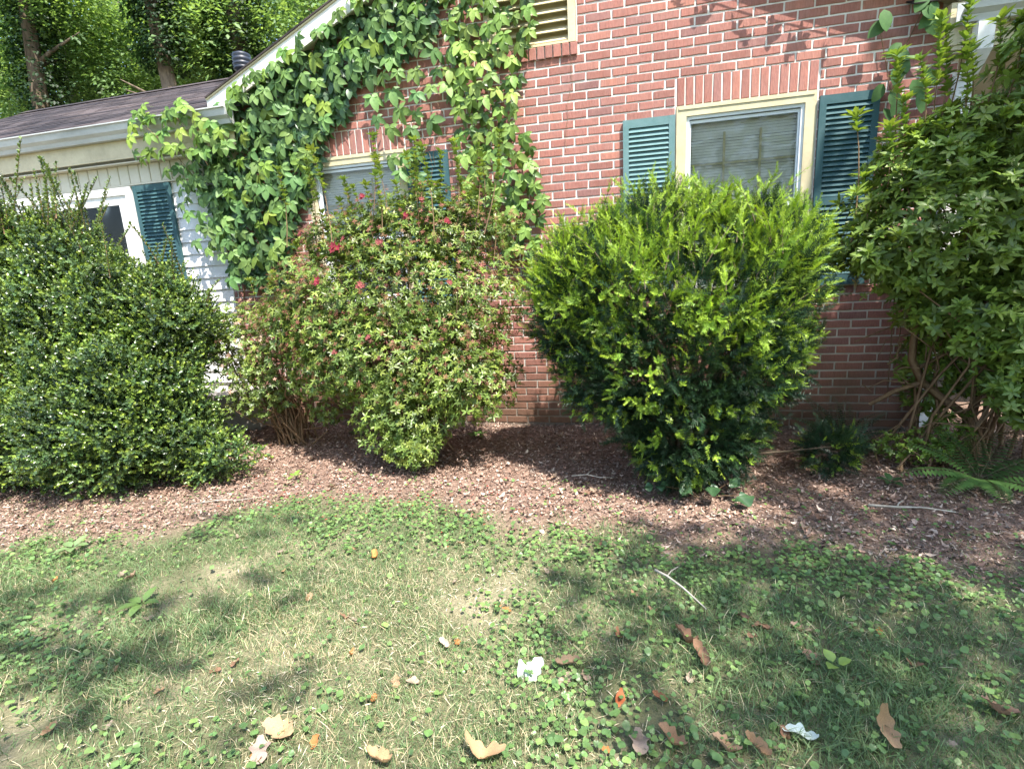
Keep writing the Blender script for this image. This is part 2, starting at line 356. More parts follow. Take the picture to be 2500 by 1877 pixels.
def brick_list():
    L = []
    for i in range(-14, 51):
        zt, zb = Z0 - (i - 1) * CH, Z0 - i * CH; zc = (zt + zb) / 2
        off = 0.0 if i % 2 else 0.5
        for u in range(-19, 14):
            jl, jr = math.sin(u * 12.9898 + i * 78.233) * .0045, math.sin((u + 1) * 12.9898 + i * 78.233) * .0045; segs = [((u + off) * BW + 0.0062 + jl, (u + 1 + off) * BW - 0.0062 + jr)]
            for x0, x1, z0, z1 in OPEN + LINT + SILL:
                if z0 - 0.012 < zc < z1 + 0.012:
                    segs = [q for a, b in segs for q in ((a, min(b, x0 - 0.011)), (max(a, x1 + 0.011), b)) if q[1] - q[0] > 0.02]
            segs = [(max(a, XL + 0.003), min(b, XR - 0.003)) for a, b in segs]
            for a, b in segs:
                if b - a > 0.02 and zc < rake_low((a + b) / 2) + 0.03: L.append(((a + b) / 2, zc, b - a, 0.0548, 0.0))
    for x0, x1, z0, z1 in LINT:
        k = 15; w = (x1 - x0) / k
        for q in range(k): L.append((x0 + (q + 0.5) * w, (z0 + z1) / 2, w - 0.0105, z1 - z0 - 0.008, 0.0))
    for x0, x1, z0, z1 in SILL:
        k = 11; w = (x1 - x0) / k
        for q in range(k): L.append((x0 + (q + 0.5) * w, (z0 + z1) / 2, w - 0.0105, z1 - z0 - 0.006, 0.018))
    return L
BR = brick_list()
def seen(b):
    x, z, w, h, p = b
    s = 0
    if -0.30 < x < 2.62 and 2.05 < z < 3.85: s = 3.0
    if -2.3 < x < -0.9 and 2.5 < z < 3.4: s = 1.6
    if -0.75 < x < -0.1 and 0.0 < z < 0.8: s = 2.9
    if 1.7 < x < 2.5 and 0.1 < z < 1.1: s = 1.2
    if 1.78 < x < 2.2 and z < 2.55: s *= 0.3
    if 0.1 < x < 0.8 and z < 2.2: s *= 0.5
    return s - 0.12 * math.hypot(x - 0.45, z - 1.4)
BR.sort(key=seen, reverse=True)
_bm = {}
def brick_mesh(w, h, p, k):
    key = (round(w, 3), round(h, 3), p, k)
    if key not in _bm:
        v, f = brick_tpl(w, h, hash(key) & 0xffff, p); me = bpy.data.meshes.new('brick'); me.from_pydata(v, [], f); me.materials.append(MAT['brick']); me.update(); _bm[key] = me
    return _bm[key]
for i, (x, z, w, h, p) in enumerate(BR[:300]):
    o = link('brick', brick_mesh(w, h, p, i % 6), wall, (x + random.uniform(-.001, .001), random.uniform(-0.002, 0.001), z + random.uniform(-.0012, .0012)))
mb = MB()
for i, (x, z, w, h, p) in enumerate(BR[300:]):
    v, f = brick_tpl(w, h, i, p); dy = random.uniform(-0.002, 0.001)
    mb.add([(a + x, b + dy, c + z) for a, b, c in v], f)
mb.build('bricks', MAT['brick'], wall, loc=(-0.4, 0, 1.5))['kind'] = 'stuff'

# ---- windows ----
def window(x0, x1, z0, z1, full):
    w = 0.078
    mb = MB(); y0, y1 = -0.004, 0.095
    mb.box(x0 + .003, x1 - .003, y0, y1, z1 - w, z1 - .003).box(x0 + .003, x0 + w, y0, y1, z0 + .03, z1 - w).box(x1 - w, x1 - .003, y0, y1, z0 + .03, z1 - w)
    mb.box(x0 + .003, x1 - .003, -0.03, y1, z0 + .003, z0 + .03)
    mb.box(x0 + .02, x1 - .02, -0.010, -0.004, z1 - .03, z1 - .012)                       # drip bead on the head casing
    win = mb.build('window', MAT['cream'], house)
    a, b, c, d = x0 + w, x1 - w, z0 + 0.03, z1 - w
    mid = c + (d - c) * 0.48
    s = MB()
    for A, B, C_, D, y in ((a, b, c, d, 0.012),):
        t = 0.024
        s.box(A, B, y, y + 0.03, D - t, D).box(A, B, y, y + .03, C_, C_ + t).box(A, A + t, y, y + .03, C_ + t, D - t).box(B - t, B, y, y + .03, C_ + t, D - t)
    s.build('storm_frame', MAT['alu'], win)
    s = MB(); t = 0.026; A, B, D = a + .026, b - .026, d - .030
    s.box(A, B, 0.030, 0.05, D - 0.022, D).box(A, A + .012, 0.030, 0.05, mid, D - .022).box(B - .012, B, 0.030, 0.05, mid, D - .022).box(A, B, 0.030, 0.05, mid - 0.03, mid)
    s.build('upper_sash', MAT['alu'], win)
    s = MB(); s.box(A, B, 0.052, 0.075, c + .025, c + .07).box(A, A + .03, 0.052, 0.075, c + .07, mid + .01).box(B - .03, B, 0.052, .075, c + .07, mid + .01).box(A, B, .052, .075, mid + .01, mid + .045)
    s.build('lower_sash', MAT['white'], win)
    g = MB(); g.box(A + .012, B - .012, 0.036, 0.039, mid, D - .022); g.build('pane', MAT['glass'], win)
    g = MB(); g.box(A + .03, B - .03, 0.060, 0.063, c + .07, mid + .01); g.build('pane', MAT['glass'], win)
    for k in (1, 2):
        xm = A + (B - A) * k / 3
        MB().box(xm - .0085, xm + .0085, 0.042, 0.052, mid, D - .1).build('muntin', MAT['cream'], win)
    zm = mid + (D - mid) * 0.5
    MB().box(A + .012, B - .012, 0.0525, 0.058, zm - .0075, zm + .0075).build('muntin', MAT['cream'], win)
    bl = MB(); z = D - .02; r = random.Random(3)
    while z > c + .05:
        q = r.uniform(-.0012, .0012)
        bl.add([(A, 0.088, z + q - .012), (B, 0.088, z + q - .012 + r.uniform(-.001, .001)), (B, 0.0915, z + .0085), (A, 0.0915, z + .0085)], [(0, 1, 2, 3)]); z -= 0.0215
    bl.build('blind', MAT['blind'], win)
    rm = MB(); rm.add([(A-.1, .115, c-.1), (B+.1, .115, c-.1), (B+.1, .6, c-.1), (A-.1, .6, c-.1), (A-.1, .115, d+.1), (B+.1, .115, d+.1), (B+.1, .6, d+.1), (A-.1, .6, d+.1)], [(0,1,2,3), (4,5,6,7), (3,2,6,7), (0,3,7,4), (1,2,6,5)])
    rm.build('room', MAT['room'], win)
    return win
window(*OPEN[0], True)
window(*OPEN[1], True)
# ---- shutters: frame and single slats ----
_sl = {}
def shutter(x0, x1, z0, z1, y, mat, mids=(0.46,)):
    t = 0.045; d = 0.026
    mb = MB(); mb.box(x0, x0 + t, y - d, y, z0, z1).box(x1 - t, x1, y - d, y, z0, z1)
    mb.box(x0 + t, x1 - t, y - d + .002, y, z1 - 0.062, z1).box(x0 + t, x1 - t, y - d + .002, y, z0, z0 + .08)
    edges = [z0 + .08]
    for mf in mids:
        zm = z0 + (z1 - z0) * mf; mb.box(x0 + t, x1 - t, y - d + .002, y, zm - .03, zm + .03); edges += [zm - .03, zm + .03]
    edges.append(z1 - .062)
    mb.box(x0 + t, x1 - t, y - .003, y - .001, z0 + .08, z1 - .062)
    sh = mb.build('shutter', mat, house)
    L = x1 - x0 - 2 * t; key = (round(L, 3), mat.name)
    if key not in _sl:
        _sl[key] = MB().prism([(-0.012, -0.017), (-0.006, -0.019), (0.010, 0.013), (0.006, 0.016)], -L / 2, L / 2).mesh('slat', mat)
    for a, b in zip(edges[0::2], edges[1::2]):
        n = max(1, int(round((b - a) / 0.0365))); p = (b - a) / n
        for k in range(n):
            o = link('slat', _sl[key], sh, ((x0 + x1) / 2, y - 0.0145, a + (k + .5) * p)); o.rotation_euler = (random.uniform(-.05, .05), random.uniform(-.004, .004), 0)
    return sh
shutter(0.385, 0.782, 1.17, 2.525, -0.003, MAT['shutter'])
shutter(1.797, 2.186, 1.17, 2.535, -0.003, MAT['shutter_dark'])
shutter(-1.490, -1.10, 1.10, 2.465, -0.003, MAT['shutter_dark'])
# ---- attic vent ----
x0, x1, z0, z1 = OPEN[2]
mb = MB(); mb.box(x1 - .062, x1 - .003, -0.012, .09, z0 + .003, z1).box(x0 + .003, x0 + .062, -0.012, .09, z0 + .003, z1).box(x0 + .062, x1 - .062, -.010, .02, z0 + .003, z0 + .02)
mb.box(x0 + .062, x1 - .062, .088, .09, z0 + .02, z1)
vent = mb.build('louvered_vent', MAT['cream'], house)
sm = MB().prism([(-0.004, -0.030), (0.002, -0.034), (0.066, 0.026), (0.060, 0.030)], -(x1 - x0) / 2 + .063, (x1 - x0) / 2 - .063).mesh('slat', MAT['cream'])
for k in range(11): link('slat', sm, vent, ((x0 + x1) / 2, 0.006, z0 + .062 + k * .0685))

# ---- gable rake: fascia, soffit and roof edge ----
YF = -0.115
def rake(side):
    mir = (lambda x: x) if side < 0 else (lambda x: 2 * XC - x)
    xa, xb = -3.36, XC
    za, zb = rake_low(xa), rake_low(xb)
    def strip(y0, y1, lo, hi):
        P = [(xa, za + lo), (xb, zb + lo), (xb, zb + hi), (xa, za + hi)]
        P = [(mir(x), z) for x, z in P]
        return P if side < 0 else P[::-1]
    f = MB().prism(strip(0, 0, 0.0, 0.150), YF, YF + .022, 'y'); f.build('rake_fascia', MAT['white'], house)
    f = MB().prism(strip(0, 0, 0.018, 0.032), YF + .023, 0.02, 'y'); f.build('soffit', MAT['frieze'], house)
    f = MB().prism(strip(0, 0, 0.151, 0.163), YF - .012, 3.0, 'y'); f.build('drip_edge', MAT['cream'], house)
    f = MB().prism(strip(0, 0, 0.164, 0.178), YF - .02, 3.0, 'y'); f.build('gable_roof', MAT['shingle'], house)
rake(-1); rake(1)
# eave return under the low end of each rake
for s_, xe in ((-1, -3.19), (1, 2.53)):
    xo = xe - 0.30 if s_ < 0 else xe + .001
    mb = MB(); a, b = (xe - .20, xe) if s_ < 0 else (xe, xe + .16)
    mb.box(a, b, -0.108, -0.004, 2.80 if s_ < 0 else 2.73, 2.985)
    mb.build('eave_return', MAT['white'] if s_ < 0 else MAT['cream'], house)
# ---- left wing ----
WX0 = -9.0
sid = MB().add([(WX0, .045, .3), (XL - .001, .045, .3), (XL - .001, .045, 2.8), (WX0, .045, 2.8)], [(0, 1, 2, 3)]).build('siding', MAT['siding'], house, loc=(-5, .045, 1.5))
WIN = (-6.55, -4.53, 0.98, 2.466)
nrow = 17; ex = 0.1215; zlow = 0.42
def board_mesh(w):
    return MB().prism([(0.012, 0.0), (0.036, 0.0), (0.036, ex + .01), (0.028, ex + .01)], -w / 2, w / 2).mesh('board', MAT['siding'])
wr = XL - .012 - WIN[1]; bmr = board_mesh(wr); bl_ = board_mesh(1.2); bfull = board_mesh(XL - .012 + 7.75)
for k in range(nrow):
    z = zlow + k * ex
    if z + ex * .5 < WIN[2]: link('board', bfull, sid, ((XL - .012 - 7.75) / 2, 0, z))
    else:
        link('board', bmr, sid, ((WIN[1] + XL - .012) / 2, random.uniform(0, .0015), z)); link('board', bl_, sid, (WIN[0] - .6, 0, z))
MB().box(XL - .011, XL + .0, -.004, .04, .3, 2.7).build('corner_board', MAT['white'], house)
# frieze of upright beaded boards
fr = MB().box(WX0, -3.2, -.010, .04, 2.470, 2.488).box(WX0, -3.2, .012, .04, 2.488, 2.66).build('frieze', MAT['frieze'], house, loc=(-5, 0, 2.5))
pm = MB().prism([(-.057, 0), (-.062, .006), (-.062, .016), (.062, .016), (.062, .006), (.057, 0)], 0, .172, 'y').mesh('plank', MAT['frieze'])
pm.transform(Matrix(((1, 0, 0, 0), (0, 0, 1, 0), (0, 1, 0, 0), (0, 0, 0, 1)))); pm.flip_normals()
for k in range(30): link('plank', pm, fr, (-3.28 - k * .130, -.006, 2.490))
# picture window of the wing
a, b, c, d = WIN
mb = MB(); mb.box(a, b, -.012, .04, d - .075, d).box(b - .075, b, -.012, .04, c, d - .075).box(a, a + .075, -.012, .04, c, d - .075).box(a, b, -.04, .04, c - .05, c)
wwin = mb.build('window', MAT['white'], house)
mb = MB(); mb.box(a + .075, b - .075, .002, .035, d - .165, d - .075).box(b - .19, b - .075, .002, .035, c, d - .165).box(a + .075, a + .19, .002, .035, c, d - .165).box(a + .19, b - .19, .002, .035, c, c + .11)
mb.build('sash', MAT['white'], wwin)
MB().box(a + .19, b - .19, .016, .019, c + .11, d - .165).build('pane', MAT['glass'], wwin)
for xm in (b - .34, b - .60, b - .86, b - 1.12, b - 1.38): MB().box(xm - .011, xm + .011, .022, .034, c + .11, d - .165).build('muntin', MAT['wood'], wwin)
for zm in (2.02, 1.72, 1.42): MB().box(a + .19, b - .19, .0345, .042, zm - .010, zm + .010).build('muntin', MAT['wood'], wwin)
cu = MB(); xs = np.arange(a + .15, b - .1, .03)
cu.v = [(x, .16 + .025 * math.sin(x * 38) + .01 * math.sin(x * 91), z) for z in (c, d - .22) for x in xs]; n_ = len(xs); cu.f = [(i, i + 1, n_ + i + 1, n_ + i) for i in range(n_ - 1)]
cu.build('curtain', MAT['curtain'], wwin)
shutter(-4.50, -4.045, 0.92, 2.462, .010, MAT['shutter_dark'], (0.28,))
MB().box(WX0, -3.6, -.02, .044, -.05, .33).build('wing_foundation', MAT['mortar'], house)
v_ = MB()
for i in range(5):
    for k in range(27):
        v, f = brick_tpl(.192, .055, i * 40 + k); v_.add([(p + -3.72 - k * BW - (i % 2) * BW / 2, q - .028, r_ + .012 + i * CH) for p, q, r_ in v], f)
v_.build('foundation_bricks', MAT['brick'], house, loc=(-5, 0, .15))['kind'] = 'stuff'
mb = MB().box(-8.0, -2.98, -.47, -.021, .285, .385); mb.box(-7.9, -3.1, -.40, -.02, -.05, .284)
mb.build('porch_slab', MAT['concrete'], house)
MB().box(WX0, -3.14, -.10, -.085, 2.70, 3.0).build('fascia', MAT['cream'], house)
MB().box(WX0, -3.14, -.084, .04, 2.665, 2.675).build('soffit', MAT['frieze'], house)
GP = [(-.105, 3.0), (-.105, 2.868), (-.155, 2.868), (-.166, 2.905), (-.196, 2.93), (-.206, 2.985), (-.222, 2.99), (-.222, 3.0), (-.198, 3.0), (-.192, 2.94), (-.160, 2.912), (-.150, 2.876), (-.110, 2.876), (-.110, 3.0)]
gut = MB().prism(GP, WX0, -3.11).build('gutter', MAT['gutter'], house)
MB().prism([(-.106, 3.0), (-.106, 2.869), (-.154, 2.869), (-.165, 2.906), (-.195, 2.931), (-.205, 2.986), (-.205, 3.0)], -3.109, -3.104).build('end_cap', MAT['gutter'], gut)
# wing roof: courses of shingle tabs on a deck
SL = 0.5; yr, y0r, z0r = 2.7, -.13, 3.005
th_ = math.atan(SL); cs, sn = math.cos(th_), math.sin(th_)
def roof(xa, xb, name):
    rf = MB().add([(xa, y0r, z0r), (xb, y0r, z0r), (xb, yr, z0r + SL * (yr - y0r)), (xa, yr, z0r + SL * (yr - y0r)), (xb, 5.6, z0r), (xa, 5.6, z0r)], [(0, 1, 2, 3), (3, 2, 4, 5)]).build(name, MAT['shingle'], house)
    sh = MB(); Lr = (yr - y0r) / cs; r = random.Random(5); k = 0
    while k * .14 < Lr - .02:
        s0 = k * .14; s1 = min(s0 + .15, Lr); x = xa - (k % 3) * .11
        while x < xb:
            w = .30; q = r.uniform(.003, .008); aa, bb = max(x, xa), min(x + w - .006, xb); e = r.uniform(-.006, .006)
            if bb - aa > .02:
                P = lambda xx, s_, h: (xx, y0r + s_ * cs - h * sn, z0r + s_ * sn + h * cs)
                sh.add([P(aa, s0 + e, q), P(bb, s0 + e, q), P(bb, s1, .003), P(aa, s1, .003), P(aa, s0 + e, .001), P(bb, s0 + e, .001)], [(0, 1, 2, 3), (4, 5, 1, 0)])
            x += w
        k += 1
    o = sh.build('shingles', MAT['shingle'], rf, loc=((xa + xb) / 2, 1, 3.5)); o['kind'] = 'stuff'
    zr = z0r + SL * (yr - y0r)
    MB().prism([(yr - .15, zr - .055), (yr, zr + .024), (yr + .15, zr - .055), (yr, zr + .006)], xa, xb).build('ridge_cap', MAT['shingle'], rf)
roof(-9.3, -3.0, 'wing_roof')
# ribbed vent cap on the roof behind the rake
vx, vy = -5.30, 3.0
rib = MB(); prof = [(.10, 4.30), (.10, 4.50), (.125, 4.505), (.132, 4.525), (.122, 4.545), (.118, 4.55), (.136, 4.565), (.138, 4.59), (.122, 4.605), (.122, 4.612), (.137, 4.63), (.136, 4.655), (.120, 4.67), (.118, 4.677), (.132, 4.695), (.125, 4.72), (.08, 4.742), (.0, 4.748)]
kk = 24; vz0 = .13; rib.v = [(vx + r_ * math.cos(2 * math.pi * j / kk), vy + r_ * math.sin(2 * math.pi * j / kk), z + vz0) for r_, z in prof for j in range(kk)]
rib.f = [(i * kk + j, i * kk + (j + 1) % kk, (i + 1) * kk + (j + 1) % kk, (i + 1) * kk + j) for i in range(len(prof) - 1) for j in range(kk)]
rib.build('roof_vent', MAT['black_plastic'], house, smooth=True)
# ---- right corner: gutter, downspout, wing wall ----
MB().box(2.56, 8.0, -.10, -.085, 2.70, 2.93).build('fascia', MAT['cream'], house)
GR = [(y - .03, z - .035) for y, z in GP]
MB().prism(GR, 2.55, 8.0).build('gutter', MAT['gutter'], house)
MB().box(2.56, 8.0, -.084, 2.4, 2.685, 2.695).build('soffit', MAT['frieze'], house)
roof(2.3, 8.0, 'wing_roof')
def duct(pts, w, d):
    mb = MB(); 
    for i, (x, y, z) in enumerate(pts): mb.v += [(x - w, y - d, z), (x + w, y - d, z), (x + w, y + d, z), (x - w, y + d, z)]
    n = len(pts); mb.f = [(i * 4 + j, i * 4 + (j + 1) % 4, i * 4 + 4 + (j + 1) % 4, i * 4 + 4 + j) for i in range(n - 1) for j in range(4)] + [(3, 2, 1, 0), tuple((n - 1) * 4 + j for j in range(4))]
    return mb
dsp = duct([(2.70, -.165, 2.83), (2.70, -.165, 2.74), (2.70, -.165, 2.66), (2.685, -.10, 2.56), (2.67, -.055, 2.50), (2.668, -.05, 2.44), (2.668, -.05, .15), (2.66, -.09, .06)], .047, .034).build('downspout', MAT['white'], house)
for z in (2.30, 1.2): MB().box(2.617, 2.719, -.088, -.012, z, z + .028).build('strap', MAT['alu'], dsp)
MB().box(6.2, 6.3, -.05, .05, 0, 2.69).build('carport_post', MAT['white'], house)
# ------------------------------------------------------------------ leaf templates
def leaf_tpl(L, W, fold=0.25, droop=0.15, seg=3, tip=1.0, c0=1.0, c1=1.0):
    """leaf along +Y with its face to +Z; a fold along the midrib and a drooping tip"""
    ts = np.linspace(0, 1, seg + 1); v = []; c = []; f = []
    def half(t): return W / 2 * (math.sin(math.pi * min(1, t ** 0.8 * 0.97)) ** 0.8 if 0 < t < 1 else 0)
    mids = []
    for t in ts:
        z = -droop * L * t * t; mids.append(len(v)); v.append((0, L * t, z)); c.append(c0 + (c1 - c0) * t)
    prev = None
    for i, t in enumerate(ts[1:-1], 1):
        h = half(t); z = -droop * L * t * t + fold * h
        v += [(-h, L * t, z), (h, L * t, z)]; c += [c0 + (c1 - c0) * t] * 2; l, r = len(v) - 2, len(v) - 1
        if prev is None: f += [(mids[0], mids[i], l), (mids[0], r, mids[i])]
        else: f += [(prev[0], mids[i - 1], mids[i], l), (mids[i - 1], prev[1], r, mids[i])]
        prev = (l, r)
    f += [(prev[0], mids[-2], mids[-1]), (mids[-2], prev[1], mids[-1])]
    return Tpl(v, f, np.array(c)[:, None] * np.ones(3))
def diamond(L, W, fold=0.2):
    return Tpl([(0, 0, 0), (-W / 2, L * .52, fold * W), (W / 2, L * .52, fold * W), (0, L, -.05 * L)], [(0, 3, 1), (0, 2, 3)])
def B1(d, up): return basis(np.array([d], float), np.array([up], float))[0]
def stem_tpl(L, r, bend=0.0, k=3, col=(0.16, .10, .055)):
    v = []; f = []; m = 3
    for i in range(m):
        t = i / (m - 1)
        for j in range(k): v.append((math.cos(2 * math.pi * j / k) * r * (1 - .5 * t) + bend * t * t, L * t, math.sin(2 * math.pi * j / k) * r * (1 - .5 * t)))
    for i in range(m - 1):
        for j in range(k): f.append((i * k + j, i * k + (j + 1) % k, i * k + k + (j + 1) % k, i * k + k + j))
    return Tpl(v, f, col)
def whorl(n, L, W, elev, seed, tipc=(1.2, 1.2, 0.9), inner=0):
    """a rosette of leaves round +Y"""
    r = random.Random(seed); T = []
    for i in range(n):
        a = 2 * math.pi * i / n + r.uniform(-.35, .35); e = elev + r.uniform(-.3, .3)
        d = (math.cos(a) * math.cos(e), math.sin(e), math.sin(a) * math.cos(e)); s = r.uniform(.75, 1.1)
        k = r.uniform(.8, 1.15)
        T.append(leaf_tpl(L * s, W * s, .25, r.uniform(.02, .25)).moved(B1(d, (0, 1, 0)), (0, r.uniform(-.2, 0) * L, 0), (k, k, k)))
    for i in range(inner):
        a = r.uniform(0, 6.28); e = r.uniform(.8, 1.4); s = r.uniform(.4, .65)
        d = (math.cos(a) * math.cos(e), math.sin(e), math.sin(a) * math.cos(e))
        T.append(leaf_tpl(L * s, W * s * .8, .3, 0).moved(B1(d, (0, 1, 0)), (0, 0, 0), tipc))
    return join(T)
def sprig(L, n, lL, lW, seed, elev=0.6, tip=(1.5, 1.45, .9), base=(.75, .8, .8), stem=True, simple=True):
    """a twig along +Y with alternate leaves, lighter towards its tip"""
    r = random.Random(seed); T = []
    for i in range(n):
        t = (i + .5) / n; a = i * 2.4 + r.uniform(-.4, .4); e = elev + r.uniform(-.3, .4) + .5 * t
        d = (math.cos(a) * math.cos(e), math.sin(e), math.sin(a) * math.cos(e)); s = r.uniform(.75, 1.15) * (1 - .25 * t)
        c = [base[q] + (tip[q] - base[q]) * max(0, (t - .45) / .55) for q in range(3)]; k = r.uniform(.85, 1.15)
        lt = diamond(lL * s, lW * s) if simple else leaf_tpl(lL * s, lW * s, .2, .1)
        T.append(lt.moved(B1(d, (0, 1, 0)), (0, L * t, 0), [k * q for q in c]))
    return join(T)
def needles(L, n, nl, nw, seed, curve=0.0, base=(1, 1, 1), tip=(1.5, 1.5, 1.0), spread=1.0):
    """a yew shoot along +Y: flat needles on both sides"""
    r = random.Random(seed); v = []; f = []; c = []
    for i in range(n):
        t = (i + .5) / n; s = 1 if i % 2 else -1; a = r.uniform(-.7, .7)
        y = L * t; zc = -curve * t * t * L
        e = .35 + .55 * t * spread + r.uniform(-.15, .15); ln = nl * (1 - .35 * t) * r.uniform(.8, 1.1)
        dx, dy, dz = s * math.cos(e) * math.cos(a), math.sin(e), math.cos(e) * math.sin(a) + .15
        k = len(v); w = nw / 2
        v += [(0, y - w, zc), (0, y + w, zc), (dx * ln, y + dy * ln + w * .6, zc + dz * ln - .12 * ln), (dx * ln * .6, y + dy * ln * .6 - w, zc + dz * ln * .6)]
        f.append((k, k + 3, k + 2, k + 1))
        q = [base[j] + (tip[j] - base[j]) * t for j in range(3)]; kk = r.uniform(.85, 1.15); c += [[kk * z for z in q]] * 4
    return Tpl(v, f, np.array(c))
def jit(n, lo, hi): return rng.uniform(lo, hi, n)
def tints(n, cols, var=0.18):
    cols = np.array(cols); k = rng.integers(0, len(cols), n); w = rng.random((n, 1)); k2 = rng.integers(0, len(cols), n)
    return (cols[k] * w + cols[k2] * (1 - w)) * (1 + var * rng.normal(size=(n, 1))).clip(.5, 1.6)
def blob_pts(blobs, dens, depth=0.25, inner=0.62, top_bias=0.0):
    """points near the skin of a union of ellipsoids, with the outward normals"""
    P = []; Nn = []
    C = np.array([b[0] for b in blobs], float); R_ = np.array([b[1] for b in blobs], float)
    for c, r in zip(C, R_):
        area = 4 * math.pi * ((r[0] * r[1]) ** 1.6 / 3 + (r[0] * r[2]) ** 1.6 / 3 + (r[1] * r[2]) ** 1.6 / 3) ** (1 / 1.6)
        n = int(area * dens); u = norm(rng.normal(size=(n, 3)))
        lump = 1 + 0.10 * np.sin(u[:, 0] * 7 + c[0] * 9) * np.sin(u[:, 2] * 8 + c[2] * 7) + .06 * np.sin(u[:, 1] * 15 + 3 * u[:, 0] * 5)
        s = lump * (1 - depth * rng.random(n) ** 1.5)
        P.append(c + u * r * s[:, None]); Nn.append(norm(u / r))
    P = np.concatenate(P); Nn = np.concatenate(Nn); keep = np.ones(len(P), bool)
    for c, r in zip(C, R_): keep &= (((P - c) / r) ** 2).sum(1) > inner ** 2
    keep &= P[:, 2] > 0.02
    return P[keep], Nn[keep]
def clump_tone(P, f=4.0, a=0.25, seed=0.0):
    """brightness variation of whole clumps"""
    return 1 + a * np.sin(P[:, 0] * f * 1.3 + seed) * np.sin(P[:, 2] * f * 1.7 + seed * 2) + a * .5 * np.sin(P[:, 1] * f * 2.1 + P[:, 0] * f * 2.9)
def split_items(tpls, P, D, S, tint, up=None):
    k = rng.integers(0, len(tpls), len(P)); its = []
    for i, t in enumerate(tpls):
        m = k == i
        its.append((t, rbasis(D[m], None if up is None else up[m]), P[m], S[m], tint[m]))
    return its
def stems_tpl(lines, k=4, col=(1, 1, 1)):
    mb = MB()
    for pts, rad in lines: mb.tube(pts, rad, k, False)
    t = Tpl(mb.v, mb.f, col); return t
def stems_obj(name, lines, mat, parent, loc, k=4):
    mb = MB()
    for pts, rad in lines: mb.tube(pts, rad, k, False)
    return mb.build(name, mat, parent, True, loc)
def branchy(base, tips, r0=.012, r1=.003, wob=.05, spread=.06):
    """curved stems from near a base point to each tip"""
    L = []
    for tp in tips:
        b = np.array(base) + rng.normal(size=3) * [spread, min(spread, .1), .0]; b[2] = base[2]; tp = np.array(tp)
        pts = []
        for t in (0, .25, .5, .75, 1):
            p = b + (tp - b) * np.array([t ** 1.2, t ** 1.2, t ** .85]) + rng.normal(size=3) * wob * math.sin(math.pi * t); pts.append(p)
        L.append((pts, [r0 + (r1 - r0) * t for t in (0, .25, .5, .75, 1)]))
    return L
ID1 = np.eye(3)[None]

# ------------------------------------------------------------------ small leaved holly on the left
HX = (-3.7, -1.4, 0.0)
holly = thing('holly_bush', 'wide dark small-leaved evergreen bush in front of the white wing', 'bush', HX, 'foundation shrubs')
hb = [((-3.85, -1.25, 1.25), (.70, .5, .40)), ((-4.7, -1.3, 1.2), (.8, .6, .6)), ((-3.45, -1.68, .45), (.58, .48, .40)), ((-3.10, -1.5, .36), (.36, .42, .32)), ((-3.45, -1.2, 1.22), (.52, .38, .36)), ((-3.10, -1.2, 1.10), (.33, .32, .36)), ((-3.15, -1.25, .98), (.30, .3, .22)), ((-3.4, -1.5, .80), (.50, .42, .30)), ((-4.1, -1.5, .85), (.50, .42, .34)), ((-3.15, -1.45, .70), (.36, .34, .24)), ((-4.3, -1.35, 1.35), (.5, .4, .35)), ((-2.82, -1.45, .22), (.22, .26, .19)),
      ((-4.3, -1.7, .5), (.75, .5, .5)), ((-4.0, -1.25, 1.62), (.42, .35, .26)), ((-3.25, -1.2, 1.18), (.42, .36, .30)), ((-2.55, -1.52, .17), (.15, .14, .13)), ((-4.5, -1.3, 1.75), (.45, .4, .3))]
P, Nn = blob_pts(hb, 1150, .5, .5); P += rng.normal(size=P.shape) * .02 + Nn * (.11 * np.sin(P[:, 0] * 13 + 2 * np.sin(P[:, 2] * 11)) * np.sin(P[:, 2] * 12 + P[:, 1] * 9) + .03 * np.sin(P[:, 0] * 29) * np.sin(P[:, 2] * 31))[:, None]
D = norm(Nn * .8 + np.array([0, -.1, .55]) + rng.normal(size=P.shape) * .55)
hs = [sprig(.09, 12, .027, .019, s, tip=(2.3, 2.1, .95), base=(.85, .95, 1.0)) for s in range(5)]
front = (P[:, 2] < .75)
tn = tints(len(P), [(.07, .12, .045), (.09, .145, .05), (.12, .17, .055), (.075, .125, .055)], .25) * clump_tone(P, 5, .2, 1)[:, None]
its = split_items(hs, P, D, jit(len(P), .8, 1.35), tn)
def shoots(bases, dirs, lens, tpl_leaf, step, tint, bend=.25):
    """long shoots with leaves all along; returns leaf items and stem lines"""
    PP = []; DD = []; lines = []
    for b, d, L in zip(bases, dirs, lens):
        b = np.array(b, float); d = np.array(d, float) / np.linalg.norm(d); side = rng.normal(size=3) * bend
        pts = [b + d * L * t + side * L * t * t * .5 for t in np.linspace(0, 1, 6)]
        lines.append((pts, [.004 * (1 - .8 * t) + .001 for t in np.linspace(0, 1, 6)]))
        n = int(L / step); a = rng.uniform(0, 6)
        for i in range(n):
            t = (i + 1) / n * .98 + .02; p = b + d * L * t + side * L * t * t * .5; a += 2.4
            o = np.array([math.cos(a), math.sin(a) * .8, .6 + .5 * t]); PP.append(p); DD.append(o)
    PP = np.array(PP); DD = norm(np.array(DD) + rng.normal(size=PP.shape) * .2)
    return PP, DD, lines
bs = []; ds = []; ls = []
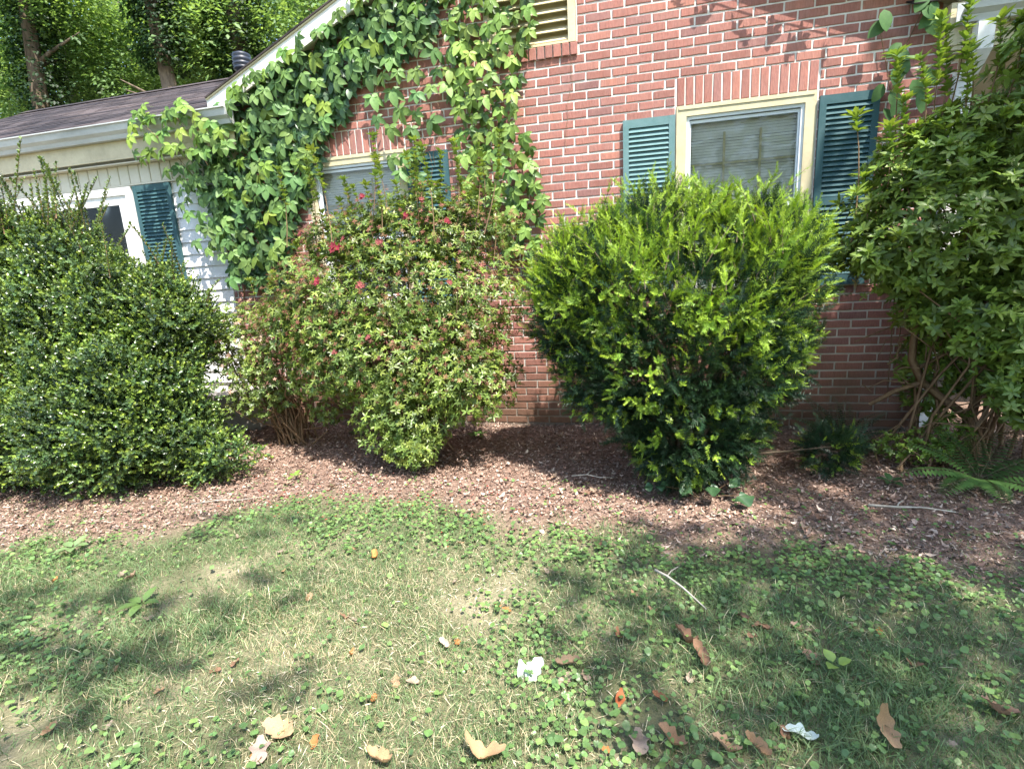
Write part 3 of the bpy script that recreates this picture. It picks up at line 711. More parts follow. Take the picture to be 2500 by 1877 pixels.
for (x, y, z, n, h, sp) in ((-4.45, -1.15, 1.6, 55, .75, .34), (-4.05, -1.2, 1.75, 24, .62, .22), (-4.5, -1.3, 1.7, 16, .55, .25), (-3.12, -1.15, 1.40, 6, .5, .06), (-2.95, -1.2, 1.3, 4, .3, .06)):
    for _ in range(n):
        bs.append((x + rng.normal() * sp, y + rng.normal() * .15, z + rng.normal() * .08)); ds.append((rng.normal() * .28 + .1, rng.normal() * .2, 1)); ls.append(h * rng.uniform(.5, 1.1))
SP, SD, SLN = shoots(bs, ds, ls, None, .0055, None)
its.append((leaf_tpl(.030, .018, .2, .1, 2), rbasis(SD, np.tile([0, -.3, 1.0], (len(SD), 1))), SP, jit(len(SP), .75, 1.2), tints(len(SP), [(.11, .17, .04), (.16, .22, .05), (.09, .145, .04)], .2)))
merged('foliage', its, MAT['glossy'], holly, HX, kind='stuff')
tips = [P[i] for i in rng.choice(len(P), 70)]
stems_obj('branches', branchy((-3.75, -1.25, 0), tips, .016, .003, .06) + SLN, MAT['twig'], holly, HX)

# ------------------------------------------------------------------ yew
YX = (0.78, -1.05, 0.0)
yew = thing('yew_bush', 'bright green feathery yew bush under the right window', 'bush', YX, 'foundation shrubs')
yb = [((.70, -1.0, 1.17), (.84, .62, .50)), ((.73, -1.05, .80), (.76, .60, .48)), ((.80, -1.18, .40), (.42, .40, .36)), ((.78, -1.25, .20), (.22, .24, .16)),
      ((.20, -1.0, 1.32), (.40, .42, .27)), ((.70, -.95, 1.52), (.52, .42, .27)), ((1.18, -1.0, 1.40), (.36, .42, .30)), ((1.72, -.95, .16), (.15, .13, .11)), ((.02, -1.0, 1.1), (.22, .35, .34))]
P, Nn = blob_pts(yb, 1250, .45, .62); P += Nn * (.05 * np.sin(P[:, 0] * 17 + 2 * np.sin(P[:, 2] * 13)) * np.sin(P[:, 2] * 15 + P[:, 1] * 9))[:, None]
hz = np.clip((P[:, 2] - .25) / 1.2, 0, 1)
D = norm(Nn * (1 - .30 * hz)[:, None] + np.stack([0 * hz, -.15 + 0 * hz, .25 + .55 * hz], 1) + rng.normal(size=P.shape) * .45)
ns_old = [needles(.10, 30, .026, .0042, s, .25, (.85, .95, 1.0), (1.0, 1.05, 1.0)) for s in range(3)]
ns_new = [needles(.085, 30, .022, .0045, 10 + s, .35, (.9, .95, .9), (1.25, 1.2, .85), 1.3) for s in range(4)]
# fresh growth: dense above, in scattered tufts below
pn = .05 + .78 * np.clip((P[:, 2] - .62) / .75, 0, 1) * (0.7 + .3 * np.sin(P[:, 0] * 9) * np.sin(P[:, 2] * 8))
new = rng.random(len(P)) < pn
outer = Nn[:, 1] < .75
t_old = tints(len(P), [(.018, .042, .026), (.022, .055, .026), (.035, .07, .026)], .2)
t_new = tints(len(P), [(.25, .385, .06), (.31, .44, .07), (.17, .30, .05)], .22) * clump_tone(P, 5, .2, 2)[:, None]
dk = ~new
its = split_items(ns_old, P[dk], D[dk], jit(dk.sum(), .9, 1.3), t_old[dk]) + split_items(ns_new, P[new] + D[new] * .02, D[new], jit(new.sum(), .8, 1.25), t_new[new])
# star tufts on the lower, darker side
Q, QN = blob_pts(yb, 230, .16, .86); low = (Q[:, 2] < 1.25) & (np.sin(Q[:, 0] * 8 + 3 * np.sin(Q[:, 2] * 6)) + np.sin(Q[:, 2] * 10 + Q[:, 0] * 4) > -.5) & (QN[:, 1] < .3); Q = Q[low]; QN = QN[low]
stars = [join([needles(.03 + .012 * ((s + i) % 4), 16, .017 + .004 * (s % 3), .0045, 50 + s * 7 + i, -.2, (1, 1, 1), (1.2, 1.15, .9), 1.2).moved(B1((math.cos(i * 1.26 + s) * .8, .75, math.sin(i * 1.26 + s) * .8), (0, 1, 0))) for i in range(2 + (s * 7) % 5)]) for s in range(8)]
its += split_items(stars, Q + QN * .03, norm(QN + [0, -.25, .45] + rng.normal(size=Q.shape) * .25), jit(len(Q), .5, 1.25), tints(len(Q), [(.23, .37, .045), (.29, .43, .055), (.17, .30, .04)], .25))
# upright feathery sprays along the top
TP = []; TD = []; YL = []
U, UN = blob_pts(yb, 80, .10, .88); U = U[(UN[:, 2] > .0) & (U[:, 2] > .95)]
for p in U:
    d = np.array([rng.normal() * .38, rng.normal() * .3 - .1, 1.0]); L = rng.uniform(.06, .22) * (1.15 if 0.1 < p[0] < 1.3 else .8); lean = rng.normal(size=3) * [.5, .4, 0]
    pts = [p + d * L * t + lean * L * t * t * .6 - np.array([0, 0, .12 * L * t ** 3]) for t in np.linspace(0, 1, 5)]
    YL.append((pts, [.003, .0026, .002, .0015, .001]))
    for i in range(1, 5):
        for s in (-1, 1, 0) if i < 4 else (0,):
            TP.append(pts[i]); q = pts[i] - pts[i - 1]; q = q / np.linalg.norm(q); w = np.cross(q, rng.normal(size=3)); w /= np.linalg.norm(w)
            TD.append(q + w * .75 * s + rng.normal(size=3) * .15)
TP = np.array(TP); TD = norm(np.array(TD))
its += split_items(ns_new, TP, TD, jit(len(TP), .6, .95), tints(len(TP), [(.26, .40, .045), (.32, .46, .055), (.22, .36, .045)], .15))
merged('foliage', its, MAT['needle'], yew, YX, kind='stuff')
stems_obj('branches', branchy((.8, -1.0, 0), [P[i] for i in rng.choice(len(P), 90)], .018, .003, .05) + YL, MAT['bark'], yew, YX)

# ------------------------------------------------------------------ azaleas
def azalea(name, label, base, blobs, dens, wh, cols, sc, depth, inner, stem_n, extra=(), spent=0, spent_cols=None, tall=(), up=.7, flowers=(), ground_clear=0.0, var=.18):
    root = thing(name, label, 'bush', base, 'foundation shrubs')
    P, Nn = blob_pts(blobs, dens, depth, inner)
    m = P[:, 2] > ground_clear; P = P[m]; Nn = Nn[m]
    D = norm(Nn * .75 + np.array([0, -.12, up]) + rng.normal(size=P.shape) * .35)
    its = split_items(wh, P, D, jit(len(P), *sc), tints(len(P), cols, var) * clump_tone(P, 4.5, .15, base[0])[:, None])
    lines = branchy((base[0], base[1], 0), [P[i] for i in rng.choice(len(P), stem_n)], .011, .0022, .07, .07 if base[0] < 1 else .24)
    for (bx, by, bz, h, lean, leafy) in tall:
        d = np.array([lean + rng.normal() * .05, rng.normal() * .05, 1.0]); pts = [np.array([bx, by, bz]) + d * h * t + np.array([.03 * math.sin(3 * t), 0, 0]) for t in np.linspace(0, 1, 5)]
        lines.append((pts, [.0045, .004, .0036, .003, .0025]))
        k = max(2, int(h * leafy / .032)); tp = []
        for i in range(k): tp.append(pts[-1] - (pts[-1] - pts[-2]) / np.linalg.norm(pts[-1] - pts[-2]) * .03 * i)
        tp = np.array(tp); td = np.tile(d, (len(tp), 1)); ss = np.concatenate([[1.25], jit(len(tp) - 1, .55, 1.0)])
        its += split_items(whT, tp, norm(td + rng.normal(size=tp.shape) * .15), ss * (.95 if base[0] < 1 else 1.35), tints(len(tp), cols, .1) * 1.25)
    merged('foliage', its, MAT['leaf'], root, base, kind='stuff')
    stems_obj('stems', lines + list(extra), MAT['twig'], root, base)
    if spent:
        Q, QN = blob_pts(blobs, 300, .12, .85); m = (Q[:, 2] > .5) & (QN[:, 1] < .5); Q = Q[m]; QN = QN[m]; w = np.clip((Q[:, 2] - .45) / .7, .12, 1); w /= w.sum()
        i = rng.choice(len(Q), min(spent, len(Q) - 1), replace=False, p=w)
        pet = [join([leaf_tpl(.019, .006, .5, r_, 2).moved(B1((math.cos(a) * .8, .35 + .3 * math.sin(a * 3 + s), math.sin(a) * .8), (0, 1, 0)), (0, 0, 0), (k, k, k)) for a, r_, k in [(q * 1.05 + s, .4, .8 + .08 * q) for q in range(6)]]) for s in range(4)]
        merged('spent_blossom', split_items(pet, Q[i] + QN[i] * .03, norm(QN[i] + [0, -.2, .3] + rng.normal(size=(len(i), 3)) * .4), jit(len(i), .7, 1.25), tints(len(i), spent_cols, .25)), MAT['petal'], root, base, kind='stuff')
    if flowers:
        ft = [join([leaf_tpl(.034, .020, .3, .25, 3).moved(B1((math.cos(a) * .75, .55, math.sin(a) * .75), (0, 1, 0)), (math.cos(q_) * .018, .012 * math.sin(q_ * 2), math.sin(q_) * .018), (k, k, k)) for q_ in (0.3 + s, 2.4 + s, 4.5 + s) for a, k in [(i_ * 1.2566 + q_, .8 + .1 * (i_ % 4)) for i_ in range(5)]]) for s in range(3)]
        for j, (p, s, c) in enumerate(flowers):
            M_ = rbasis(np.array([[rng.normal() * .3, -.8, .5]]))
            merged('blossom', [(ft[j % 3], M_, np.array([p], float), np.array([s]), np.array([c]))], MAT['petal'], root, p)
    return root
whT = [whorl(8, .052, .023, .6, 200 + s, inner=3) for s in range(5)]
whA = [whorl(5 + s % 3, .036 + .005 * (s % 4), .013 + .0012 * (s % 4), .2 + .12 * (s % 3), s, inner=s % 3) for s in range(8)]
def aface(vx, vz, y): return (vx, y, vz)
red = (.25, .03, .05); pk = (.29, .085, .085)
fl0 = [((-1.52, -1.28, 1.62), 1.5, red), ((-1.47, -1.25, 1.68), .9, pk), ((-1.68, -1.30, 1.40), 1.15, red), ((-1.36, -1.30, 1.36), 1.0, pk), ((-1.22, -1.22, 1.64), .95, pk), ((-1.02, -1.2, 1.80), .8, red),
      ((-1.43, -1.0, 1.98), .8, red), ((-1.30, -1.0, 2.03), .7, pk), ((-.75, -1.15, 1.75), .8, red), ((-.92, -1.15, 1.90), .7, pk), ((-1.9, -1.1, 1.75), .7, pk), ((-1.93, -1.12, 1.15), .7, pk), ((-1.95, -1.05, .66), .6, red),
      ((-1.27, -1.42, 1.02), .8, pk), ((-1.55, -1.4, .92), .7, pk), ((-.72, -1.28, 1.35), .7, pk)]
fl = [(p, s * .75, c) for p, s, c in fl0]
tallA = [(-1.55 + .13 * q + .05 * math.sin(q * 3.1), -.85 - .1 * (q % 3), 1.68 + .05 * math.sin(q * 2.3), .40 + .28 * abs(math.sin(q * 1.7)), .1 * math.sin(q), .55) for q in range(-4, 9)] + [(-1.95, -.8, 1.5, .5, -.1, .45), (-1.62, -.85, 1.6, .55, -.05, .5), (-1.33, -.85, 1.65, .62, 0, .35), (-1.12, -.8, 1.7, .55, .03, .3), (-1.45, -.9, 1.6, .48, 0, .4), (-.98, -.85, 1.6, .64, .04, .4), (-.78, -.8, 1.6, .6, .03, .5), (-.62, -.8, 1.6, .6, .05, .3),
         (-1.8, -.85, 1.5, .42, -.12, .4), (-.9, -.9, 1.55, .5, 0, .5), (-1.2, -.95, 1.6, .45, 0, .6), (-.52, -.85, 1.5, .5, .08, .4), (-2.05, -.85, 1.35, .35, -.2, .4), (-1.72, -.8, 1.6, .4, -.1, .5), (-1.05, -.9, 1.62, .4, .05, .5), (-.68, -.9, 1.55, .42, .1, .5)]
azalea('azalea_bush', 'tall azalea with red and rusty faded blossoms below the creeper', (-1.22, -.75, 0.0),
       [((-1.32, -.85, 1.25), (1.08, .48, .46)), ((-1.32, -.95, .85), (.92, .50, .42)), ((-2.0, -.85, 1.15), (.5, .38, .4)), ((-1.2, -1.15, .42), (.42, .32, .34)), ((-.72, -1.05, .66), (.40, .34, .32)), ((-1.25, -.75, 1.68), (.92, .34, .26)), ((-1.12, -.72, 1.88), (.62, .26, .20)), ((-1.75, -.75, 1.72), (.35, .26, .18)), ((-1.12, -1.25, .2), (.22, .2, .16)), ((-1.75, -.9, .8), (.40, .35, .35))],
       560, whA, [(.14, .215, .045), (.19, .265, .05), (.12, .195, .05), (.23, .29, .06)], (.65, 1.15), .6, .4, 110, spent=1250,
       spent_cols=[(.20, .075, .055), (.24, .11, .065), (.30, .12, .10), (.17, .085, .045), (.28, .18, .10)], tall=tallA, flowers=fl,
       extra=[([(-1.20, -.62, 0), (-1.17, -.66, .2), (-1.22, -.7, .45), (-1.1, -.75, .8)], [.035, .028, .022, .012]), ([(-1.26, -.6, 0), (-1.32, -.66, .3), (-1.45, -.75, .7)], [.028, .02, .01]), ([(-1.15, -.6, 0), (-1.0, -.7, .3), (-.85, -.8, .65)], [.024, .018, .01])])
azalea('small_azalea_bush', 'small thin azalea with pale faded blossoms over the concrete slab', (-2.55, -.62, 0.0),
       [((-2.85, -.75, .86), (.42, .30, .34)), ((-3.1, -.7, 1.0), (.34, .25, .30)), ((-2.75, -.8, .5), (.3, .25, .25)), ((-2.45, -.75, .72), (.42, .3, .34)), ((-2.15, -.7, .32), (.18, .16, .16)), ((-2.2, -.75, 1.0), (.40, .28, .25)), ((-2.6, -.7, 1.15), (.3, .22, .16))],
       390, [whorl(6, .034, .014, .4, 30 + s, inner=1) for s in range(4)], [(.17, .25, .06), (.24, .31, .075), (.13, .2, .06)], (.65, 1.15), .6, .35, 60, spent=190,
       spent_cols=[(.55, .36, .24), (.62, .45, .36), (.50, .28, .22)], tall=[(-2.7, -.75, 1.05, .4, -.1, .4), (-2.45, -.75, 1.1, .4, 0, .4), (-2.25, -.72, 1.15, .45, .0, .4)])
whB = [whorl(5 + s % 4, .050 + .007 * (s % 4), .021 + .002 * (s % 3), .15 + .12 * (s % 4), 60 + s, inner=s % 4) for s in range(10)]
rb = [((2.32, -.8, 1.55), (.58, .42, .48)), ((2.85, -.85, 1.85), (.58, .48, .60)), ((3.1, -.9, 1.3), (.55, .45, .7)), ((1.98, -.8, 1.42), (.34, .32, .22)), ((2.84, -.85, 2.42), (.40, .36, .34)), ((2.6, -.8, 1.05), (.5, .36, .3)), ((2.35, -.8, 2.05), (.25, .25, .2)), ((2.95, -1.0, .62), (.38, .3, .26)), ((2.75, -.55, .75), (.3, .2, .3)), ((2.50, -.48, .62), (.24, .14, .42)), ((2.74, -1.08, .66), (.32, .22, .34)), ((3.08, -1.0, .5), (.4, .3, .4)), ((3.0, -1.05, .95), (.42, .3, .34)), ((2.62, -.95, .98), (.30, .24, .22)), ((2.2, -.75, 1.85), (.35, .3, .3)), ((3.3, -.9, 2.1), (.5, .45, .6)), ((2.5, -.7, 1.1), (.4, .3, .2))]
tallB = [(2.02, -.80, 1.7, .55, -.05, .5), (2.24, -.76, 2.0, .78, .03, .5), (1.92, -.85, 1.5, .62, -.03, .4), (2.42, -.8, 2.1, .52, .08, .6), (1.97, -.78, 1.6, .92, .05, .28), (2.14, -.78, 1.7, .95, .02, .42), (2.2, -.8, 1.9, .72, .0, .6), (1.78, -.85, 1.45, .75, 0, .2), (1.86, -.82, 1.35, .5, -.05, .3), (2.34, -.8, 2.0, .5, .05, .4), (2.48, -.85, 2.1, .5, 0, .3), (2.56, -.9, 2.2, .4, .05, .4), (2.05, -.85, 1.6, .5, .05, .5), (2.28, -.85, 1.9, .55, -.05, .5), (2.62, -.85, 2.2, .5, .02, .5), (2.12, -.82, 2.0, .45, -.12, .7)]
def V3(*a): return [np.array(q, float) for q in a]
trk = [(V3((2.74, -.61, -.02), (2.71, -.62, .12), (2.66, -.62, .27), (2.50, -.62, .40), (2.36, -.62, .52), (2.28, -.63, .68), (2.27, -.65, .9), (2.33, -.7, 1.3)), [.030, .029, .027, .027, .026, .024, .02, .012]),
       (V3((2.36, -.62, .52), (2.22, -.58, .45), (2.10, -.52, .34)), [.018, .016, .014]), (V3((2.30, -.62, .60), (2.5, -.6, .72), (2.66, -.62, .62), (2.85, -.7, .7)), [.016, .014, .012, .008])]
for i in range(11):
    bx = 2.25 + rng.uniform(0, .8); trk.append((V3((bx, -.45 + rng.normal() * .08, -.02), (bx + rng.normal() * .12, -.5 + rng.normal() * .06, .5), (bx + rng.normal() * .2, -.6, 1.0), (bx + rng.normal() * .3, -.75, 1.6)), [.013, .011, .008, .004]))
for i in range(30):
    p = np.array([rng.uniform(2.0, 2.9), -.62 + rng.normal() * .1, rng.uniform(.35, 1.0)]); q = p + rng.normal(size=3) * [.22, .12, .12]; trk.append(([p, (p + q) / 2 + rng.normal(size=3) * .03, q], [.005, .004, .002]))
azalea('tall_azalea_bush', 'tallest azalea, open and leggy with bare trunks, before the downspout', (2.7, -.62, 0.0), rb, 310, whB,
       [(.15, .235, .045), (.19, .285, .05), (.24, .335, .06), (.12, .195, .045)], (.75, 1.25), .5, .5, 30, extra=trk, tall=tallB, ground_clear=.25)
# low seedlings of the same azalea round its foot
azalea('azalea_seedling', 'low leafy azalea seedling between the two ferns', (2.30, -.78, 0.0), [((2.25, -.85, .14), (.26, .16, .11)), ((2.5, -.7, .22), (.16, .14, .14))], 500, [whorl(5, .034, .015, .4, 80 + s, inner=1) for s in range(3)],
       [(.11, .19, .03), (.15, .24, .035)], (.7, 1.1), .5, .3, 14)

# ------------------------------------------------------------------ ferns
def fern(label, base, fronds, col):
    root = thing('fern', label, 'fern', base, 'ferns at the foot of the wall')
    for (az, L, rise, droop, w) in fronds:
        L *= 1.15
        d = np.array([math.cos(az), math.sin(az), 0]); pts = []
        for t in np.linspace(0, 1, 15): pts.append(np.array(base) + d * L * (t * math.cos(rise) + .1 * t * t) + np.array([0, 0, 1]) * (L * (t * math.sin(rise) - droop * t * t)))
        P = []; Dd = []; S = []; U = []
        for i in range(38):
            t = .10 + .9 * (i // 2) / 19; s = 1 if i % 2 else -1; k = min(t * 14, 13.999); a = int(k); p = pts[a] + (pts[a + 1] - pts[a]) * (k - a); ax = norm((pts[a + 1] - pts[a])[None])[0]
            side = norm(np.cross(ax, [0, 0, 1.0])[None])[0] * s
            P.append(p); Dd.append(side + ax * .35 - np.array([0, 0, .12])); S.append(w * (math.sin(math.pi * min(1, (t * .82 + .16))) ** .7 + .06)); U.append((0, 0, 1))
        n = len(P); M_ = basis(np.array(Dd), np.array(U))
        V, C, LI, LN = stamp([(leaf_tpl(1.0, .33, .15, .12, 2), M_, np.array(P), np.array(S), tints(n, [col], .1))])
        tb = MB().tube(pts, [.003 * (1 - .7 * t) for t in np.linspace(0, 1, 15)], 4, False); tv = np.array(tb.v); k0 = len(V)
        V = np.concatenate([V, tv]); C = np.concatenate([C, np.tile([[.10, .12, .04]], (len(tv), 1))]); LI = np.concatenate([LI, np.array(tb.f).ravel() + k0]); LN = np.concatenate([LN, np.full(len(tb.f), 4)])
        link('frond', raw_mesh('frond', V, C, LI, LN, MAT['leaf'], pts[0]), root, pts[0])
fern('dark blue-green fern against the brick beside the yew', (1.98, -.42, 0.02), [(2.2, .42, 1.0, .25, .075), (1.2, .40, 1.1, .3, .075), (.5, .45, .8, .35, .08), (0, .42, .6, .35, .075), (2.9, .40, .8, .35, .075), (-1.2, .30, .5, .3, .07), (-2.2, .3, .5, .3, .06), (1.7, .38, 1.2, .2, .07)], (.06, .125, .07))
fern('brighter green fern at the foot of the tall azalea', (2.48, -1.10, 0.02), [(-2.9, .46, .55, .40, .085), (-2.4, .42, .5, .42, .085), (-1.8, .38, .5, .40, .08), (-1.2, .40, .5, .4, .08), (-.5, .42, .55, .4, .08), (.3, .45, .6, .4, .085), (1.2, .42, .8, .3, .08), (2.6, .40, .8, .35, .08), (2.0, .4, 1.0, .3, .08), (-.1, .5, .75, .35, .085), (.7, .5, .9, .3, .085)], (.095, .19, .055))

# ------------------------------------------------------------------ round leaved plant and weeds
def disc(rad, seed, notch=True):
    r = random.Random(seed); n = 10 if rad < .03 else 18; v = [(0, 0, 0)]; f = []
    for i in range(n):
        a = -math.pi / 2 + (i + .5) / n * 2 * math.pi; q = rad * (1 + r.uniform(-.08, .08)); 
        if notch and i in (0, n - 1): q *= .8
        v.append((q * math.cos(a), q * math.sin(a) + rad * .7, (.16 if rad < .03 else .35) * rad * math.sin(a * 3 + 1)))
    f = [(0, 1 + i, 1 + (i + 1) % n) for i in range(n - 1)]
    return Tpl(v, f)
gal = thing('round_leaf_plant', 'low plant with big round leaves under the yew', 'plant', (.85, -1.52, 0.0))
for (dx, dy, dz, r_, az) in ((-.20, .02, .07, .05, 2.5), (-.08, -.02, .08, .055, -2.0), (.05, .0, .09, .065, -1.3), (.16, .03, .11, .06, .3), (.20, -.05, .06, .07, -.8), (-.28, .03, .06, .045, 2.9), (.0, .08, .12, .05, 1.5)):
    p = np.array([.85 + dx, -1.52 + dy, dz]); M_ = basis(np.array([[math.cos(az), math.sin(az), -.15]]), np.array([[0, -.5, 1.0]]))
    merged('leaf', [(disc(r_, int(dx * 100)), M_, p[None], np.array([.72]), np.array([[.05, .115, .05]]))], MAT['leaf'], gal, p)
stems_obj('stems', [([np.array([.85, -1.5, 0]), np.array([.85 + dx * .6, -1.5 + dy, .05]), np.array([.85 + dx, -1.52 + dy, dz])], [.003, .002, .0015]) for dx, dy, dz in ((-.2, .02, .07), (-.08, -.02, .08), (.05, 0, .09), (.16, .03, .11), (.2, -.05, .06))], MAT['twig'], gal, (.85, -1.52, 0))
def weed(name, label, base, leaves, L, W, col, group='weeds in the lawn and bed'):
    root = thing(name, label, 'weed', base, group)
    for i, (az, el) in enumerate(leaves):
        M_ = basis(np.array([[math.cos(az) * math.cos(el), math.sin(az) * math.cos(el), math.sin(el)]]), np.array([[0, 0, 1.0]])); b = np.array(base) + [.01 * math.cos(az), .01 * math.sin(az), .012]
        merged('leaf', [(leaf_tpl(L, W, .2, .35, 4), M_, b[None], np.array([rng.uniform(.8, 1.15)]), np.array([col]) * rng.uniform(.85, 1.15))], MAT['leaf'], root, b)
weed('broad_leaf_weed', 'pale green broad-leaved weed at the lawn edge by the dark bush', (-2.62, -2.55, .0), [(.2, .5), (1.5, .7), (2.9, .45), (-1.9, .4), (-.7, .5)], .085, .045, (.20, .30, .13))
weed('broad_leaf_weed', 'olive broad-leaved weed in the shaded left part of the lawn', (-1.72, -2.92, .0), [(.1, .4), (1.7, .6), (3.0, .3), (-1.2, .3), (-2.2, .4)], .08, .04, (.12, .20, .06))
weed('broad_leaf_weed', 'bright yellow-green weed in the mulch left of the tall azalea with red blossoms', (-1.98, -1.45, .0), [(.3, .6), (1.6, .7), (2.7, .5), (-1.6, .4)], .06, .035, (.20, .32, .06))
weed('broad_leaf_weed', 'yellow-green curled weed in the lower right of the lawn', (1.13, -2.83, .0), [(.1, .8), (2.0, .7), (-2.3, .6)], .05, .045, (.30, .42, .10))
weed('broad_leaf_weed', 'dark green weed in the mulch in front of the bright fern', (2.0, -1.15, .0), [(.3, .6), (1.6, .7), (2.9, .5), (-1.3, .4), (-2.2, .5)], .07, .04, (.06, .13, .05))
weed('broad_leaf_weed', 'low leafy weed behind the right foot of the azalea with red blossoms', (-.88, -.42, .0), [(.2, .7), (1.3, .8), (2.4, .7), (-.8, .5), (-2.0, .6), (3.1, .5)], .09, .05, (.09, .18, .04))
weed('broad_leaf_weed', 'broad-leaved weed against the brick beside the small azalea', (-2.0, -.45, .0), [(.2, .7), (1.3, .8), (2.4, .7), (-.8, .5), (-2.0, .6), (3.1, .5)], .10, .055, (.07, .15, .05))
# ------------------------------------------------------------------ five-leaved creeper
def in_poly(p, poly):
    x, z = p; c = False; j = len(poly) - 1
    for i in range(len(poly)):
        (xi, zi), (xj, zj) = poly[i], poly[j]
        if (zi > z) != (zj > z) and x < (xj - xi) * (z - zi) / (zj - zi) + xi: c = not c
        j = i
    return c
def scatter_poly(poly, dmin, n_try=4000):
    a = np.array(poly); lo, hi = a.min(0), a.max(0); P = []
    for _ in range(n_try):
        p = lo + rng.random(2) * (hi - lo)
        if in_poly(p, poly) and all((p[0] - q[0]) ** 2 + (p[1] - q[1]) ** 2 > dmin ** 2 for q in P): P.append(p)
    return np.array(P)
def palmate(seed):
    r = random.Random(seed); T = []
    for ang, s in ((0, 1.0), (52, .92), (-52, .92), (112, .62), (-112, .62)):
        a = math.radians(ang + r.uniform(-9, 9)); L = .105 * s * r.uniform(.88, 1.08); d = (math.sin(a), math.cos(a), r.uniform(-.30, .05))
        T.append(leaf_tpl(L, L * .52, r.uniform(.12, .4), r.uniform(.05, .35), 5).moved(B1(d, (r.uniform(-.3, .3), 0, 1)), (0, 0, r.uniform(0, .008))))
    T.append(stem_tpl(.12, .0016).moved(B1((r.uniform(-.3, .3), -.6, -.75), (1, 0, 0))))
    return join(T)
pal = [palmate(s) for s in range(7)]
palm_mesh = []
for t in pal:
    me = bpy.data.meshes.new('leaf'); me.from_pydata(t.v.tolist(), [], t.f); me.materials.append(MAT['creeper']); me.polygons.foreach_set('use_smooth', [True] * len(me.polygons)); me.update(); palm_mesh.append(me)
def creeper_leaf(root, p, s, col, down=(0, -.25, -1), out_=(0, -1, .35)):
    d = np.array([down]) + rng.normal(size=(1, 3)) * [.32, .12, .15]; u = np.array([out_]) + rng.normal(size=(1, 3)) * [.35, .1, .28]
    M_ = basis(d, u)[0]
    o = link('leaf', random.choice(palm_mesh), root, p); o.rotation_euler = Matrix(M_.tolist()).to_euler(); o.scale = (s,) * 3
    k = rng.uniform(.78, 1.2); o.color = (col[0] * k * rng.uniform(.9, 1.15), col[1] * k, col[2] * k, 1); return o
def leaf_mass(root, pts3, s, cols, loc):
    n = len(pts3); D = np.array([0, -.25, -1]) + rng.normal(size=(n, 3)) * [.4, .15, .2]; U = np.array([0, -1, .3]) + rng.normal(size=(n, 3)) * [.4, .1, .3]
    k = rng.integers(0, len(pal), n); its = []
    for i, t in enumerate(pal):
        m = k == i; its.append((t, basis(D[m], U[m]), pts3[m], jit(m.sum(), *s), tints(m.sum(), cols, .15)))
    merged('leaves', its, MAT['leaf'], root, loc, smooth=True, kind='stuff')
PA = [(-3.25,3.04),(-2.8,3.22),(-2.4,3.38),(-2.02,3.53),(-1.6,3.70),(-1.05,3.72),(-1.11,3.39),(-1.40,3.24),(-1.84,3.18),(-2.03,2.83),(-2.24,2.7),(-2.33,2.5),(-2.62,2.05),(-2.75,1.6),(-3.0,1.4),(-3.42,1.45),(-3.5,2.1),(-3.62,2.45),(-3.66,2.72),(-3.55,2.80),(-3.32,2.82)]
PB = [(-1.86,3.32),(-1.20,3.45),(-1.08,3.15),(-1.22,2.55),(-1.40,2.20),(-1.60,2.30),(-1.72,2.91)]
PC = [(-1.02,3.72),(-.30,3.62),(-.30,3.22),(-.43,3.02),(-.49,2.62),(-.35,2.36),(-.27,1.98),(-.36,1.56),(-.63,1.52),(-.82,1.84),(-.95,2.16),(-.96,2.53),(-1.05,2.9),(-1.0,3.24)]
PD = [(-4.12,3.02),(-3.55,3.02),(-3.15,2.90),(-3.12,2.71),(-3.35,2.55),(-3.29,2.2),(-3.35,1.70),(-3.70,1.75),(-3.86,2.25),(-3.95,2.60),(-4.15,2.68)]
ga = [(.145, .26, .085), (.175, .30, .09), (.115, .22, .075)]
gc = [(.22, .345, .085), (.26, .385, .09), (.18, .30, .075)]  # the column's sunlit look is put into this lighter, yellower tint
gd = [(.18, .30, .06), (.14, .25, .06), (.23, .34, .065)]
cl = thing('creeper', 'thick dark green creeper covering the left end of the gable and spilling over the gutter', 'creeper', (-2.6, -.05, 0.0), 'creepers on the brick wall')
rnd = lambda L: L[rng.integers(0, len(L))]
A = scatter_poly(PA, .108); 
for p in A:
    hi = p[1] > rake_low(p[0]) - .13
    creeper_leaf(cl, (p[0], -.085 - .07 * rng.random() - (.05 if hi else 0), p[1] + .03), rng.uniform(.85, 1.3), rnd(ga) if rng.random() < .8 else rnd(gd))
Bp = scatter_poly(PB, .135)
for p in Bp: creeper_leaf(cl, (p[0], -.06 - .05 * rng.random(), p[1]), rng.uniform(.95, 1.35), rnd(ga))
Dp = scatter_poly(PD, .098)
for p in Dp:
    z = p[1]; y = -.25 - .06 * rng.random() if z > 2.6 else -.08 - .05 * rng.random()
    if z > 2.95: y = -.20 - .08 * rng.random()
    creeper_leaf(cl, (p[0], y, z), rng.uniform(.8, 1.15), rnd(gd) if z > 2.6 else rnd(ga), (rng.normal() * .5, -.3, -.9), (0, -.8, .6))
for (x, z) in ((-1.9, 3.62), (-2.13, 3.50), (-2.32, 3.42), (-2.57, 3.31), (-2.77, 3.24), (-2.92, 3.19), (-3.05, 3.12), (-1.7, 3.66), (-2.0, 3.55), (-2.45, 3.36), (-1.55, 3.74), (-1.78, 3.70), (-2.68, 3.26)):
    creeper_leaf(cl, (x, -.15, z - .02), rng.uniform(.7, 1.0), rnd(gd), (rng.normal() * .6, -.3, -.6))
